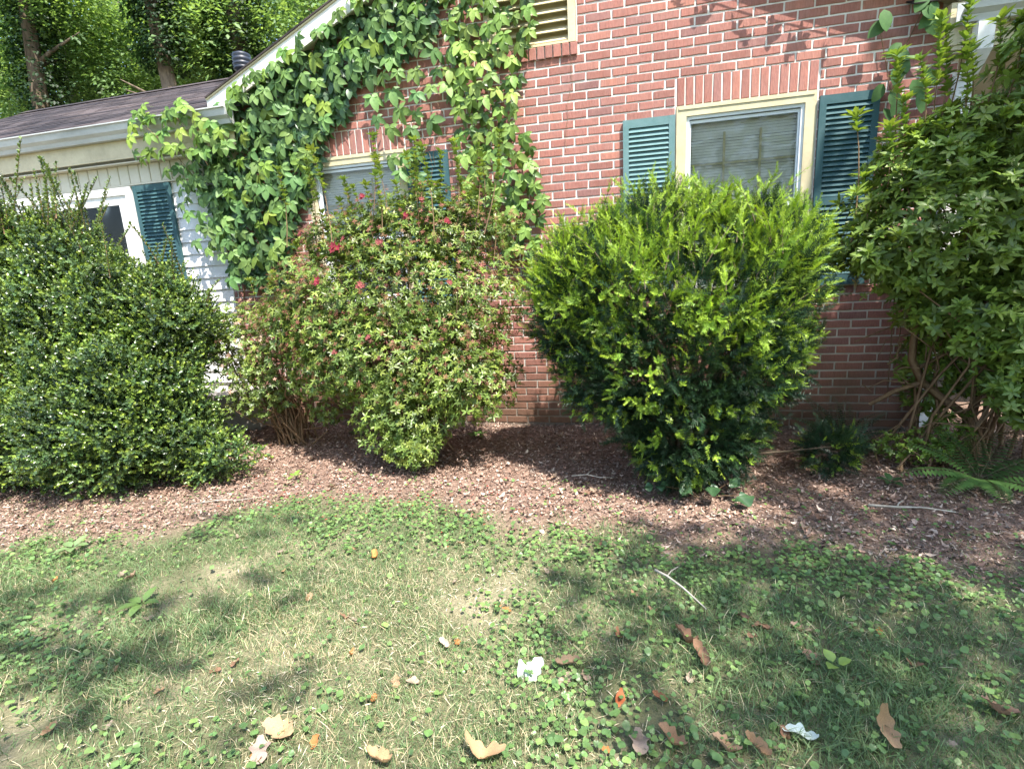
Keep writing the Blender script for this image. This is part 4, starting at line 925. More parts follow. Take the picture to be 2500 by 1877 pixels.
for (x, z, y) in ((-4.02, 3.04, -.24), (-3.92, 3.08, -.26), (-3.55, 3.07, -.26), (-3.48, 3.02, -.27), (-3.62, 3.0, -.28), (-3.95, 2.93, -.28), (-4.1, 2.97, -.25)):
    creeper_leaf(cl, (x, y, z), rng.uniform(.9, 1.2), rnd(gd), (rng.normal() * .5, -.4, -.9), (0, -.7, .7))
bg = np.concatenate([scatter_poly(PA, .07, 9000), scatter_poly(PA, .085)])
leaf_mass(cl, np.stack([bg[:, 0], -.035 - .04 * rng.random(len(bg)), bg[:, 1] - .02], 1), (.75, 1.1), [(.055, .12, .048), (.07, .15, .055)], (-2.6, -.05, 2.6))  # inner leaves: shade in the gaps is painted into their darker tint
def vines(poly, n, y, L):
    V_ = []
    P = scatter_poly(poly, .1)[:n]
    for p in P:
        pts = [np.array([p[0] + .06 * math.sin(t * 5 + p[1] * 9) + rng.normal() * .008, y - .015 * rng.random(), p[1] - L * t]) for t in np.linspace(0, 1, 6)]; V_.append((pts, [.0028, .0026, .0024, .002, .0016, .001]))
    return V_
stems_obj('stems', vines(PA, 16, -.02, .6) + vines(PB, 8, -.02, .5) + [(V3((-3.95, -.28, 2.92), (-3.8, -.22, 2.75), (-3.7, -.12, 2.55), (-3.55, -.05, 2.2)), [.003, .003, .003, .003]), (V3((-3.6, -.25, 2.95), (-3.5, -.2, 2.75), (-3.45, -.1, 2.5), (-3.4, -.05, 2.1)), [.003, .003, .003, .002]), (V3((-3.5, .02, 0.1), (-3.45, -.02, .9), (-3.3, -.02, 1.7), (-3.0, -.02, 2.4), (-2.6, -.02, 2.9)), [.009, .008, .007, .005, .003])], MAT['twig'], cl, (-2.6, -.05, 2.5))
cr = thing('creeper', 'sunlit yellow-green column of creeper hanging beside the louvered attic vent', 'creeper', (-.65, -.05, 0.0), 'creepers on the brick wall')
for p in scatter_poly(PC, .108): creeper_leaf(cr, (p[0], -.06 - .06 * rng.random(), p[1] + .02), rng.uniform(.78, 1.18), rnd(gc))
bg = scatter_poly(PC, .095)
leaf_mass(cr, np.stack([bg[:, 0], -.03 - .03 * rng.random(len(bg)), bg[:, 1]], 1), (.7, 1.0), [(.08, .16, .04), (.11, .20, .05)], (-.65, -.05, 2.6))  # inner leaves of the column, again with shade in the tint
dead = [(V3((.00, -.012, 3.09), (-.02, -.008, 2.95), (-.01, -.008, 2.85), (-.06, -.008, 2.7), (-.05, -.01, 2.62), (-.08, -.008, 2.45), (-.07, -.008, 2.36)), .0015)]
stems_obj('stems', vines(PC, 14, -.018, .7) + dead, MAT['twig'], cr, (-.65, -.05, 2.5))
ce = thing('creeper', 'shaded broad-leaved creeper climbing between the right shutter and the downspout up under the eave', 'creeper', (2.4, -.05, 0.0), 'creepers on the brick wall')
ov = Tpl(*(lambda t: (t.v, t.f, t.c))(leaf_tpl(.14, .085, .12, .12, 6)))
om = bpy.data.meshes.new('leaf'); om.from_pydata(ov.v.tolist(), [], ov.f); om.materials.append(MAT['creeper']); om.polygons.foreach_set('use_smooth', [True] * len(om.polygons)); om.update()
for (x, z) in ((2.13, 2.96), (2.16, 2.90), (2.33, 2.99), (2.38, 3.03), (2.43, 2.97), (2.45, 2.91), (2.36, 2.94), (2.40, 2.86), (2.20, 2.70), (2.26, 2.66), (2.24, 2.60), (2.33, 2.62), (2.18, 2.50), (2.22, 2.44), (2.30, 2.40), (2.19, 2.34), (2.35, 2.5), (2.41, 2.42), (2.44, 2.56), (2.27, 2.75)):
    M_ = basis(np.array([[rng.normal() * .6, -.2, -1]]), np.array([[rng.normal() * .3, -1, .35]]))[0]
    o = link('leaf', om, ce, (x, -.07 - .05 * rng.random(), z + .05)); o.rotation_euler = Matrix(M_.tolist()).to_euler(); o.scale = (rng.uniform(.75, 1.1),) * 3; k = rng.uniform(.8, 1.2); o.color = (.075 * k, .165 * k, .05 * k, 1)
for (x, dz) in ((.92, .05), (1.08, .10), (1.16, .04), (1.34, .09), (1.42, .15), (1.60, .06), (1.72, .12), (1.80, .05), (1.95, .08)):
    creeper_leaf(ce, (x, -.14, rake_low(x) - dz + .03), rng.uniform(.75, 1.05), (.13, .24, .07))
stems_obj('stem', [(V3((.9, -.13, rake_low(.9) + .01), (1.4, -.135, rake_low(1.4) + .0), (2.0, -.13, rake_low(2.0) + .01), (2.40, -.06, rake_low(2.4) - .05), (2.42, -.02, 2.9)), .003)], MAT['twig'], ce, (1.6, -.1, 3.3))
stems_obj('stem', [(V3((2.42, -.02, .3), (2.4, -.02, 1.2), (2.3, -.02, 2.0), (2.25, -.02, 2.5), (2.32, -.02, 2.8), (2.40, -.02, 3.0)), .004)], MAT['twig'], ce, (2.4, -.05, 2))
stems_obj('stem', [(V3((2.25, -.02, 2.5), (2.2, -.03, 2.7), (2.14, -.02, 2.95)), .003)], MAT['twig'], ce, (2.2, -.05, 2.7))

# ------------------------------------------------------------------ lawn, weeds in it and leaf litter
def vnoise(x, y, f, s=0.0):
    return (np.sin(x * f + 1.7 * np.sin(y * f * .7 + s)) + np.sin(y * f * 1.13 + 1.3 * np.sin(x * f * .83 + 2 + s)) + np.sin((x + y) * f * .61 + s)) / 3
def in_view(x, y):
    """lawn that can be seen from about here: a wedge in front of the camera plus a margin"""
    return (x > -.9 - (y + 4.9) * 1.55) & (x < .9 + (y + 4.9) * 1.15)
n = 520000
gx = rng.uniform(-4.2, 3.6, n); gy = rng.uniform(-4.1, -1.75, n)
ed = mulch_edge(gx)
ed = ed + .14 * vnoise(gx, gy, 8.5, 2.7)
dn = np.clip((ed - gy) / .5 + .16, 0, 1) * (.55 + .40 * vnoise(gx, gy, 5.2, .4) + .30 * vnoise(gx, gy, 13, 1.1))
keep = (rng.random(n) < dn.clip(.04, 1)) & in_view(gx, gy); gx = gx[keep]; gy = gy[keep]; n = len(gx)
def blade(L, W, bend):
    t = [0, .45, .8, 1]; v = []; 
    for q in t[:3]: w = W / 2 * (1 - .5 * q); v += [(-w, bend * L * q * q, L * q * (1 - .3 * bend * q)), (w, bend * L * q * q, L * q * (1 - .3 * bend * q))]
    v.append((0, bend * L, L * (1 - .3 * bend)))
    return Tpl(v, [(0, 1, 3, 2), (2, 3, 5, 4), (4, 5, 6)])
bl = [blade(.036, .0022, .5), blade(.046, .0024, .9), blade(.028, .0026, .3), blade(.040, .0020, 1.3)]
az = rng.uniform(0, 2 * math.pi, n); tilt = np.stack([rng.normal(size=n) * .32, rng.normal(size=n) * .32, np.ones(n)], 1)
Zx = norm(tilt); Xx = norm(np.cross(np.stack([np.cos(az), np.sin(az), np.zeros(n)], 1), Zx)); Yx = np.cross(Zx, Xx); Mg = np.stack([Xx, Yx, Zx], -1)
dry = np.exp(-((gx + .55) / .75) ** 2 - ((gy + 3.05) / .6) ** 2)
straw = rng.random(n) < (.07 + .14 * vnoise(gx, gy, 4.1, 2.2) + .36 * dry).clip(.03, .65)
tg = tints(n, [(.135, .215, .10), (.17, .255, .115), (.11, .185, .085), (.20, .28, .125)], .2); tg[straw] = tints(int(straw.sum()), [(.56, .48, .32), (.46, .385, .245), (.66, .59, .43)], .2)
k = rng.integers(0, 4, n); T_ = np.stack([gx, gy, gz(gx, gy) - .002], 1)
tall_ = .92 + .25 * (vnoise(gx, gy, 3.3, 5) > .45)
its = [(bl[i], Mg[k == i], T_[k == i], (rng.uniform(.6, 1.25, n) * tall_)[k == i], tg[k == i]) for i in range(4)]
merged('grass', its, MAT['grass'], None, (0, -3, 0), kind='stuff')
# dead thatch lying flat between the blades
n = 50000; gx = rng.uniform(-4.0, 3.4, n); gy = rng.uniform(-4.1, -1.9, n); m = (gy < mulch_edge(gx) + .1) & in_view(gx, gy) & (rng.random(n) < .12 + .2 * vnoise(gx, gy, 4.1, 2.2) + .6 * np.exp(-((gx + .55) / .75) ** 2 - ((gy + 3.05) / .6) ** 2)); gx = gx[m]; gy = gy[m]; n = len(gx)
az = rng.uniform(0, 6.283, n); Dm = np.stack([np.cos(az), np.sin(az), rng.normal(size=n) * .12], 1)
merged('thatch', [(diamond(.030, .0028, .1), basis(Dm, np.array([0, 0, 1.0])), np.stack([gx, gy, gz(gx, gy) + rng.uniform(.001, .010, n)], 1), jit(n, .5, 1.4), tints(n, [(.58, .50, .35), (.44, .37, .24), (.66, .59, .45), (.32, .26, .17)], .2))], MAT['litter'], None, (0, -3, 0), kind='stuff')
# clover and ground ivy
n = 60000; gx = rng.uniform(-4.0, 3.4, n); gy = rng.uniform(-4.1, -1.3, n); e = mulch_edge(gx)
pd = np.where(gy < e, .04 + .75 * np.clip(vnoise(gx, gy, 4.6, 3.3) - .08, 0, 1) + .5 * np.exp(-((gy - e + .2) / .22) ** 2) * (vnoise(gx, gy, 5, .2) > -.35) + .14 * (gx > .0), .035 + .05 * (vnoise(gx, gy, 6, 8) > .35))
m = (rng.random(n) < pd) & in_view(gx, gy); gx = gx[m]; gy = gy[m]; n = len(gx)
h = rng.uniform(.012, .04, n); cen = np.stack([gx, gy, gz(gx, gy)], 1); az = rng.uniform(0, 6.283, n)
dcs = [disc(.008, 1), disc(.0062, 2), disc(.0115, 3), join([disc(.0055, q).moved(B1((math.cos(a), math.sin(a), .1), (0, 0, 1))) for q, a in ((4, 0.5), (5, 2.6), (6, 4.7))])]
Up = np.stack([rng.normal(size=n) * .3, rng.normal(size=n) * .3 - .2, np.ones(n)], 1); Dm = np.stack([np.cos(az), np.sin(az), np.zeros(n)], 1)
k = rng.integers(0, 4, n); tc = tints(n, [(.13, .235, .075), (.165, .275, .09), (.21, .32, .10), (.105, .195, .07)], .18); sc_ = jit(n, .7, 1.35)
merged('clover', [(dcs[i], basis(Dm[k == i], Up[k == i]), (cen + np.array([0, 0, 1]) * h[:, None])[k == i], sc_[k == i], tc[k == i]) for i in range(4)], MAT['leaf'], None, (0, -2.5, 0), kind='stuff')
# leaf litter and bark chips in the bed
def chip(L, W, curl, seed):
    r = random.Random(seed); v = []; m_ = 5
    for i in range(m_):
        t = i / (m_ - 1); w = W * .5 * math.sin(math.pi * (.08 + .84 * t)) * r.uniform(.6, 1.2); z = curl * L * (t - .5) ** 2
        v += [(-w, L * t, z + r.uniform(0, .25) * W), (0, L * t, z), (w, L * t, z + r.uniform(0, .35) * W)]
    f = []
    for i in range(m_ - 1): f += [(3 * i, 3 * i + 1, 3 * i + 4, 3 * i + 3), (3 * i + 1, 3 * i + 2, 3 * i + 5, 3 * i + 4)]
    return Tpl(v, f)
chips = [chip(.026, .013, .6, 1), chip(.036, .018, .9, 2), chip(.018, .009, .3, 3), chip(.042, .012, 1.2, 4), chip(.028, .020, -.8, 5)]
n = 95000; gx = rng.uniform(-4.6, 4.2, n); gy = rng.uniform(-3.1, .02, n); e = mulch_edge(gx)
m = rng.random(n) < np.clip((gy - e) / .3 + .45, .0, 1); m &= (gx > -1.6 - (gy + 4.9) * 1.6) & (gx < 1.2 + (gy + 4.9) * 1.2); gx = gx[m]; gy = gy[m]; n = len(gx)
az = rng.uniform(0, 6.283, n); Dm = np.stack([np.cos(az), np.sin(az), rng.normal(size=n) * .22], 1); Up = np.stack([rng.normal(size=n) * .4, rng.normal(size=n) * .4, np.ones(n)], 1); k = rng.integers(0, 5, n)
tl = tints(n, [(.29, .18, .135), (.42, .30, .235), (.15, .098, .078), (.52, .41, .33), (.34, .205, .15), (.22, .17, .145)], .25)
cen = np.stack([gx, gy, gz(gx, gy) + rng.uniform(.0, .022, n)], 1); s_ = rng.choice([.42, .6, .85, 1.25], n, p=[.42, .33, .19, .06]) * jit(n, .85, 1.15)
merged('leaf_litter', [(chips[i], basis(Dm[k == i], Up[k == i]), cen[k == i], s_[k == i], tl[k == i]) for i in range(5)], MAT['litter'], None, (0, -1.5, 0), kind='stuff')
# red petals dropped by the azalea
n = 260; gx = rng.normal(-1.1, .7, n); gy = rng.normal(-1.75, .18, n); az = rng.uniform(0, 6.28, n)
merged('fallen_petals', [(diamond(.020, .010, .4), basis(np.stack([np.cos(az), np.sin(az), 0 * az], 1), np.array([0, 0, 1.0])), np.stack([gx, gy, gz(gx, gy) + .022], 1), jit(n, .6, 1.2), tints(n, [(.45, .10, .08), (.5, .2, .16), (.36, .12, .08)], .2))], MAT['petal'], None, (-1, -1.7, 0), kind='stuff')

# ------------------------------------------------------------------ fallen leaves, each a thing
def oak(seed, lobes=4, curl=.5, roll=.5, width=.5):
    r = random.Random(seed); L = 1.0; m_ = 15; v = []; f = []
    for i in range(m_):
        t = i / (m_ - 1); base = math.sin(math.pi * (.06 + .90 * t)) ** .8
        w = width * .5 * base * (1 + .27 * math.cos(lobes * 2 * math.pi * t + seed) + r.uniform(-.07, .07)) + .012
        z = curl * (t - .5) ** 2 + .07 * math.sin(8 * t + seed)
        for s, q in ((-1, 1), (-1, .5), (0, 0), (1, .5), (1, 1)):
            a = roll * q * w * 4 * (1 if s < 0 else .7)
            v.append((s * w * q * math.cos(a * .5) + r.uniform(-.01, .01), t * L, z + w * q * math.sin(a) * .8 + r.uniform(-.012, .012)))
    for i in range(m_ - 1):
        for j in range(4): f.append((5 * i + j, 5 * i + j + 1, 5 * i + j + 6, 5 * i + j + 5))
    me = bpy.data.meshes.new('fallen_leaf'); me.from_pydata((np.array(v) - [0, .5, 0]).tolist(), [], f); me.materials.append(MAT['dryleaf']); me.polygons.foreach_set('use_smooth', [True] * len(f)); me.update(); return me
oaks = [oak(1, 4, .6, .9, .55), oak(2, 3, 1.1, 1.5, .6), oak(3, 3, .5, .5, .6), oak(4, 4, 1.3, 1.9, .6), oak(5, 2, .35, .5, .6), oak(6, 3, 1.6, 1.1, .45)]
curled = oak(9, 1, .3, 2.6, .55); plain = oak(10, 1, .25, .35, .45)
def fallen(x, y, size, col, label, mesh=None, az=None, group='fallen leaves on the lawn', tiltx=0.0, h=.016):
    size *= .95; h *= .8; col = tuple(c * .88 for c in col)
    o = link('fallen_leaf', mesh or random.choice(oaks), None, (x, y, float(gz(x, y)) + h)); o.scale = (size,) * 3
    o.rotation_euler = (rng.normal() * .18 + tiltx, rng.normal() * .22, rng.uniform(0, 6.28) if az is None else az); o.color = (*col, 1); tag(o, label, 'fallen leaf', group); return o
tan, brn, org, grey, pale = (.42, .27, .17), (.26, .15, .10), (.45, .19, .07), (.34, .27, .22), (.62, .72, .70)
a_ = fallen(.07, -3.03, .085, pale, 'pale blue-white leaf folded into a V, left half, in the middle of the lawn', plain, .55, tiltx=.9, h=.035); a_['label'] = 'pale blue-white half of a V-shaped leaf, its narrow side, mid lawn'
b_ = fallen(.115, -3.02, .095, pale, 'pale blue-white half of a V-shaped leaf, its wide ragged side, mid lawn', oaks[2], -.5, tiltx=.9, h=.04)
fallen(.93, -3.15, .10, (.66, .76, .73), 'pale white-green leaf lying flat in the lower right of the lawn', oaks[2], 1.25, h=.03)
fallen(.64, -2.78, .115, brn, 'large brown oak leaf, upper one of the big crumpled pair right of the middle', oaks[1], .8, h=.028)
fallen(.69, -2.86, .105, (.30, .18, .12), 'large brown oak leaf, lower one of the big crumpled pair right of the middle', oaks[3], .3, h=.026)
fallen(.88, -2.60, .085, (.36, .21, .14), 'rolled tan leaf pointing down, left one of the two tube-shaped leaves', curled, .5, h=.025)
fallen(.94, -2.65, .080, (.30, .18, .12), 'rolled brown leaf lying across, right one of the two tube-shaped leaves', curled, 1.45, h=.025)
fallen(.22, -2.97, .095, (.24, .17, .12), 'crumpled grey-brown leaf just right of the pale V-shaped leaf', oaks[3], 2.0, h=.03)
fallen(.22, -3.03, .075, grey, 'lobed grey leaf hanging below the crumpled grey-brown leaf', oaks[2], 2.6)
fallen(.29, -3.0, .055, (.40, .28, .22), 'small pinkish three-pointed leaf beside the crumpled grey-brown leaf', oaks[4], .4)
fallen(.47, -3.25, .095, (.40, .30, .24), 'flat tan leaf with a long stalk near the bottom middle', oaks[4], .1, h=.03)
fallen(.56, -3.23, .095, (.36, .22, .14), 'curled brown leaf right of the flat tan leaf near the bottom', oaks[1], 1.0, h=.03)
fallen(-.65, -3.39, .12, (.55, .36, .22), 'large flat tan oak leaf in the sun at the lower left', oaks[0], 1.4, h=.03)
fallen(-.67, -3.46, .095, (.42, .32, .28), 'grey-pink leaf just below the large flat tan oak leaf', oaks[4], .6, h=.025)
fallen(.03, -3.38, .13, (.52, .34, .20), 'long arched tan leaf at the bottom edge, left of the middle', oaks[5], 1.5, h=.035)
fallen(-.27, -3.45, .10, (.50, .33, .19), 'tan leaf half in shadow at the bottom edge, left of the long arched leaf', oaks[3], 1.2, h=.03)
fallen(1.54, -2.94, .11, (.30, .19, .14), 'wide brown leaf far right in the shaded grass', oaks[0], 1.6, h=.03)
fallen(1.18, -3.08, .115, (.46, .30, .18), 'tall twisted tan leaf standing in the lower right grass', oaks[5], .0, tiltx=.5, h=.04)
fallen(-.83, -2.40, .07, (.60, .28, .10), 'bright orange leaf in the sunlit grass near the bed', oaks[1], .4, h=.025)
fallen(-.30, -3.14, .055, (.50, .36, .28), 'small pinkish leaf bent into a U in the sunny grass', plain, 1.5, h=.025)
fallen(-.25, -2.95, .065, (.62, .50, .42), 'bleached leaf in the brightest dry patch of the lawn', oaks[3], .9, h=.025)
fallen(1.08, -2.62, .075, (.34, .24, .19), 'grey-brown lobed leaf below the rolled pair at the right', oaks[0], 1.2)
fallen(1.07, -2.78, .07, (.40, .25, .18), 'reddish ruffled leaf under the grey-brown lobed one at the right', oaks[2], .5)
fallen(.71, -3.23, .085, (.42, .28, .19), 'tan folded leaf, left one of the row along the lower right edge', oaks[1], 1.3, h=.025)
fallen(.80, -3.22, .085, (.40, .25, .15), 'brown folded leaf, right one of the row along the lower right edge', oaks[3], .7, h=.03)
fallen(.40, -2.79, .06, (.30, .15, .09), 'dark red-brown leaf in the clover above the grey-brown clump', oaks[5], .3)
fallen(.41, -3.09, .06, (.42, .13, .06), 'narrow rust-red leaf standing upright in the middle grass', plain, .1, tiltx=.8, h=.03)
fallen(.54, -3.07, .06, (.38, .18, .10), 'rust-brown leaf right of the narrow rust-red one', oaks[3], .9)
fallen(-2.07, -2.72, .07, grey, 'grey-brown leaf, left one of a pair in the left grass', oaks[0])
fallen(-2.0, -2.73, .065, (.32, .22, .16), 'brown leaf, right one of a pair in the left grass', oaks[1])
fallen(-1.96, -3.17, .055, (.58, .38, .26), 'small light tan leaf in the deep shade at the left edge', oaks[4])
for i in range(58):
    while True:
        x, y = rng.uniform(-2.6, 2.0), rng.uniform(-3.55, -2.1)
        if y < mulch_edge(x) - .12 and in_view(np.array([x]), np.array([y - .5]))[0]: break
    fallen(x, y, rng.uniform(.03, .058), *[(c_, 'small dry %s leaf scattered in the lawn grass' % nm_) for c_, nm_ in [[(tan, 'tan'), (brn, 'dark brown'), (org, 'rust-orange'), (grey, 'greyish')][i % 4]]][0], group='small dry leaves scattered over the lawn', h=.018)
for i in range(60):
    while True:
        x, y = rng.uniform(-2.9, 3.0), rng.uniform(-2.3, -.3)
        if y > mulch_edge(x) - .05: break
    fallen(x, y, rng.uniform(.04, .075), *[((.40, .29, .22), 'pale tan dry leaf lying in the mulch bed'), ((.24, .14, .1), 'dark brown dry leaf lying in the mulch bed')][i % 2], group='dry leaves lying in the mulch bed', h=.026)
def stick(label, pts, r_):
    mb = MB().tube(pts, [r_ * (1 - .6 * i / (len(pts) - 1)) for i in range(len(pts))], 6); a, b, c = Vector(pts[1]), Vector(pts[1]) + Vector((.02, .03, .01)), Vector(pts[1]) + Vector((.05, .05, .02))
    mb.tube([a, b, c], [r_ * .6, r_ * .5, r_ * .3], 5); o = mb.build('fallen_stick', MAT['pale_bark'], None, True); tag(o, label, 'stick', 'fallen sticks')
stick('pale forked stick lying in the sunlit patch of grass', [(.55, -2.36, .03), (.60, -2.41, .035), (.66, -2.48, .03), (.70, -2.54, .025), (.74, -2.60, .02)], .006)
stick('weathered grey stick in the mulch before the bright fern', [(1.72, -1.55, .03), (1.85, -1.57, .035), (1.98, -1.55, .03), (2.12, -1.58, .025)], .008)
stick('thin grey twig lying in the mulch before the yew', [(.05, -1.30, .035), (.15, -1.28, .04), (.24, -1.31, .035), (.33, -1.29, .03)], .005)
stick('thin brown twig in the mulch between the dark bush and the lawn', [(-2.35, -2.0, .03), (-2.2, -1.93, .035), (-2.05, -1.9, .03), (-1.95, -1.84, .03)], .004)

# ------------------------------------------------------------------ trees behind the house
def spray(seed, n=13, R=.32, L=.13, W=.075):
    r = random.Random(seed); T = []
    for i in range(n):
        a = r.uniform(0, 6.28); q = R * math.sqrt(r.random()); d = (math.cos(a), math.sin(a), r.uniform(-.6, .1)); k = r.uniform(.7, 1.25)
        T.append(diamond(L * r.uniform(.7, 1.2), W, .15).moved(B1(d, (r.uniform(-.3, .3), r.uniform(-.3, .3), 1)), (q * math.cos(a), q * math.sin(a), r.uniform(-.09, .09)), (k, k, k)))
    return join(T)
sprays = [spray(s) for s in range(6)]
def tree(label, x, y, h, tr, crown, cols, dens, barkm, ivy=None, leafs=1.0, group='trees behind the house'):
    root = thing('tree', label, 'tree', (x, y, 0), group)
    bend = rng.normal(size=2) * .25
    tp = [np.array([x + bend[0] * t * t * 2 + .1 * math.sin(5 * t + x), y + bend[1] * t * t * 2, h * t]) for t in np.linspace(0, 1, 8)]
    tb = MB().tube(tp, [tr * (1 - .75 * t) for t in np.linspace(0, 1, 8)], 10)
    for i in range(9):
        t = rng.uniform(.35, .95); k = int(t * 7); p = tp[k]; a = rng.uniform(0, 6.28); L = rng.uniform(.9, 1.7)
        q = [p + np.array([math.cos(a), math.sin(a), .35 + .2 * s]) * L * s + np.array([0, 0, .1 * math.sin(4 * s)]) for s in (0, .35, .7, 1)]; tb.tube(q, [tr * .25, tr * .17, tr * .1, tr * .03], 6)
    tb.build('trunk', barkm, root, True, (x, y, 0))
    P, Nn = blob_pts([((x + c[0], y + c[1], c[2]), c[3]) for c in crown], dens * 6.0, .6, .2)
    up = norm(np.array([0, -.25, 1.0]) + Nn * .35 + rng.normal(size=P.shape) * .3); k = rng.integers(0, 6, len(P)); tn = tints(len(P), cols, .22); a = rng.uniform(0, 6.28, len(P)); Dm = np.stack([np.cos(a), np.sin(a), -.1 + 0 * a], 1); s_ = jit(len(P), .7, 1.4) * leafs
    its = [(sprays[i], basis(Dm[k == i], up[k == i]), P[k == i], s_[k == i], tn[k == i]) for i in range(6)]
    merged('crown', its, MAT['tree_leaf'], root, (x, y, h * .7), kind=None)
    if ivy:
        z = rng.uniform(ivy[0], ivy[1], 1500); a = rng.uniform(0, 6.28, 1500); kx = np.interp(z, [p[2] for p in tp], [p[0] for p in tp]); ky = np.interp(z, [p[2] for p in tp], [p[1] for p in tp]); r_ = tr * 1.05 + ivy[2] * rng.random(1500)
        P = np.stack([kx + np.cos(a) * r_, ky + np.sin(a) * r_, z], 1); O = np.stack([np.cos(a), np.sin(a), -.9 + 0 * a], 1)
        merged('ivy', [(spray(77, 5, .12, .11, .08), rbasis(O, np.stack([np.cos(a), np.sin(a), .3 + 0 * a], 1)), P, jit(1500, .7, 1.3), tints(1500, [(.018, .045, .018), (.03, .065, .022)], .2))], MAT['tree_leaf'], root, (x, y, 5), kind=None)
    return root
g1 = [(.19, .31, .11), (.25, .38, .13), (.14, .24, .10)]; g2 = [(.17, .29, .14), (.21, .34, .17), (.14, .24, .12)]; g3 = [(.26, .38, .10), (.19, .30, .085)]
def at(k, D): return .457 + k * D, D - 4.555
TR = [('ivy-wrapped dark trunk at the far left behind the roof', -1.31, 12, 13, .30, [(0.5, .5, 9.2, (1.9, 1.4, 1.2)), (-1.5, .5, 7.6, (1.3, 1.2, 1.3))], g1, 2.2, 'bark', (4, 11, .4)),
      ('pale-barked tree second from the left behind the roof', -1.19, 14, 15, .22, [(0, 0, 9.6, (2.2, 1.5, 1.5)), (1.5, -.5, 7.4, (1.9, 1.2, 1.0))], g1, 2.4, 'pale_bark', None),
      ('bushy mid-green tree filling the gap above the roof ridge', -1.02, 16, 13, .25, [(0, 0, 9.2, (2.6, 1.6, 1.6)), (.5, -1, 7.6, (2.4, 1.3, .9))], g2, 2.4, 'bark', None),
      ('dark ivy-clad trunk high above the roof ridge', -.93, 12.5, 14, .28, [(.3, .6, 8.0, (1.7, 1.2, 1.2)), (0, 0, 9.8, (1.2, 1, .8))], g1, 2.0, 'bark', (7.0, 12, .35)),
      ('sunlit yellow-green tree left of the ivy-clad cone', -.86, 15, 12, .15, [(0, 0, 8.8, (1.9, 1.3, 1.7)), (1.0, 0, 7.4, (1.5, 1.1, 1.0))], g3, 2.6, 'bark', None),
      ('tree with a dark cone of ivy behind the roof vent', -.745, 14, 13, .35, [(1.6, 0, 8.4, (1.5, 1.1, 1.5)), (-.6, 1.0, 7.4, (1.3, 1, 1.3))], g1, 2.4, 'bark', (6.0, 11, .55)),
      ('tall tree just left of the sloping gable edge', -.60, 17, 16, .25, [(0, 0, 10.5, (2.3, 1.6, 2.0)), (.8, .5, 9, (1.8, 1.3, 1.6))], g2, 2.3, 'bark', None),
      ('bright leafy tree low at the far left edge behind the roof', -1.42, 15, 10, .18, [(0, 0, 7.2, (1.8, 1.4, 1.6)), (.8, -.6, 8.8, (1.6, 1.2, 1.3))], g3, 2.2, 'pale_bark', None),
      ('far tree closing the view behind all the others', -.98, 23, 17, .3, [(0, 0, 12.5, (5.5, 2, 3.6)), (-6.5, 0, 12.5, (4.5, 2, 3.6)), (6, 1, 13, (5, 2, 3.8))], g2, 1.5, 'bark', None)]
for lab, k, D, h, tr, cr_, cols, de, bk, iv in TR:
    x, y = at(k, D); tree(lab, x, y, h, tr, cr_, cols, de, MAT[bk], iv, 1.35 if D > 20 else 1.0)
tree('leafy tree beyond the open carport at the right', 6.6, 6.5, 7, .2, [(0, 0, 3.0, (2.4, 1.4, 2.6)), (-1.6, -.5, 1.6, (1.5, 1, 1.6))], g3, 2.0, MAT['bark'])
tree('dark leafy tree filling the gap behind the tall azalea at the right edge', 4.4, 1.9, 5, .12, [(0, 0, 1.7, (.9, .6, 1.6)), (.9, .2, 1.4, (.9, .6, 1.3))], [(.05, .10, .03), (.07, .13, .035)], 2.6, MAT['bark'])

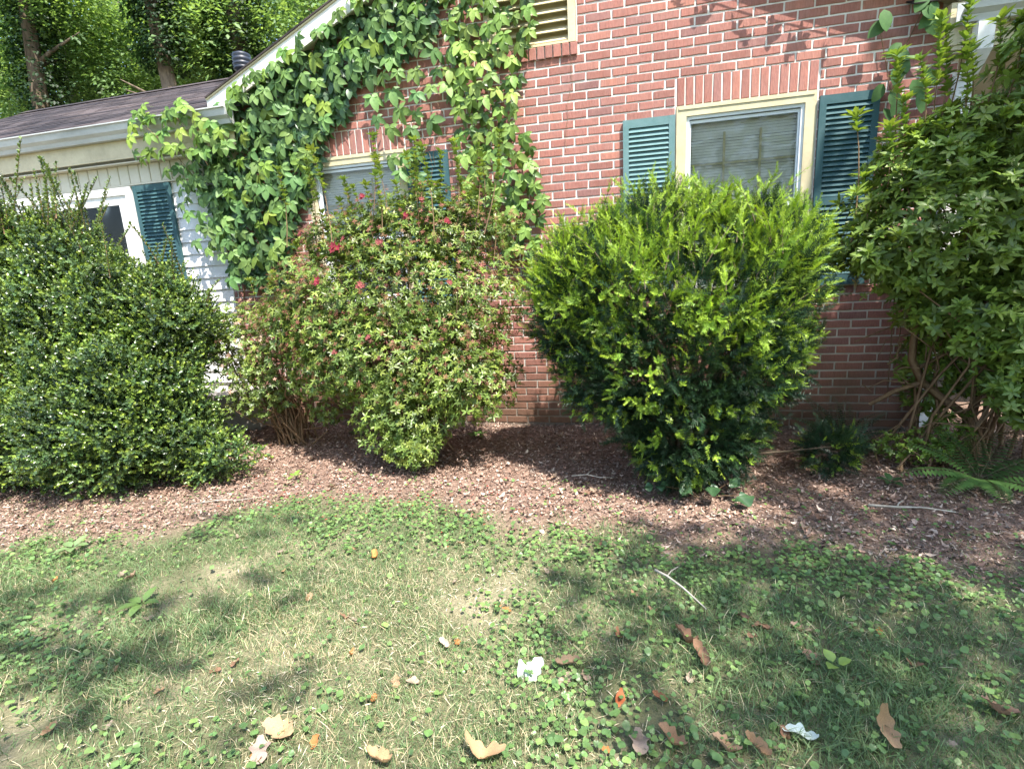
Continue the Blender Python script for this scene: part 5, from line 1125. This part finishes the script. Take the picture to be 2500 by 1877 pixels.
# ------------------------------------------------------------------ the tree behind the camera whose shade dapples lawn, bed and wall
def shade_tree():
    x, y = 6.5, -9.0; root = thing('shade_tree', 'tall broad-leaved tree behind the viewer shading the right of the lawn', 'tree', (x, y, 0))
    tb = MB(); tb.tube([(x, y, 0), (x - .1, y + .1, 3), (x - .2, y + .5, 6), (x - .4, y + 1.2, 9)], [.32, .27, .22, .12], 10)
    F = []
    def fill(x0, x1, y0, y1, lai, zr=(7.2, 10.5)):
        n = int((x1 - x0) * (y1 - y0) * lai / .0085); z = rng.uniform(*zr, n); F.append(np.stack([rng.uniform(x0, x1, n) + .4 * z, rng.uniform(y0, y1, n) - .4 * z, z], 1))
    fill(.42, 3.6, -4.6, -1.75, 1.5); fill(1.22, 3.6, -1.75, .35, 2.0); fill(.98, 3.4, .75, 2.3, 1.6); fill(.15, .5, -3.0, -2.1, .9); fill(3.6, 9.0, -9.0, 4.0, 1.3); fill(.6, 3.6, -4.0, -1.8, 1.0, (10.5, 12.5)); fill(1.3, 3.6, -1.8, .3, 1.4, (10.5, 12.5)); fill(-6, 3.6, -9.5, -4.9, .8)
    fill(-2.5, -1.25, -3.30, -2.80, .9); fill(-1.85, -1.2, -3.55, -3.2, .7); fill(-2.3, -1.5, -2.25, -2.0, .6); fill(-1.35, -1.1, -2.95, -2.55, .6); fill(-.9, -.6, -3.7, -3.1, .5); fill(-.3, .5, -4.2, -3.45, .8); fill(.05, .5, -3.1, -2.3, .45); fill(1.0, 1.5, -1.5, -.9, .5)
    nb = 9000; F.append(np.stack([rng.uniform(-4, 10, nb), rng.uniform(-16, -12, nb), rng.uniform(2.2, 9.5, nb)], 1))
    P = np.concatenate(F); fx, fy = P[:, 0] - .4 * P[:, 2], P[:, 1] + .4 * P[:, 2]
    gap = vnoise(fx, fy, 9, 1.0) + .6 * vnoise(fx, fy, 21, 4.0)
    hole = np.zeros(len(P), bool)
    for hx, hy, rx, ry in ((.52, -2.43, .13, .08), (.70, -2.50, .10, .07), (.15, -2.06, .2, .1), (1.36, -1.55, .06, .05), (1.45, -2.95, .06, .05), (1.02, .24, .38, .34), (.25, -2.62, .12, .1)): hole |= ((fx - hx) / rx) ** 2 + ((fy - hy) / ry) ** 2 < 1
    P = P[(gap < .85) & ~hole]; n = len(P); a = rng.uniform(0, 6.28, n)
    merged('crown', [(leaf_tpl(.14, .085, .1, .1, 3), basis(np.stack([np.cos(a), np.sin(a), rng.normal(size=n) * .3], 1), np.array([.3, -.3, 1.0]) + rng.normal(size=(n, 3)) * .4), P, jit(n, .7, 1.2) * np.where(P[:, 1] < -11.9, 2.2, 1.0), tints(n, g1, .2))], MAT['tree_leaf'], root, (x, y, 8))
    c = P.mean(0)
    for i in rng.choice(n, 40): tb.tube([np.array([x - .3, y + 1.0, 7.5]), (P[i] + np.array([x - .3, y + 1, 7.5])) / 2 + rng.normal(size=3) * .3, P[i]], [.05, .03, .008], 5)
    tb.build('trunk', MAT['bark'], root, True, (x, y, 0))
shade_tree()
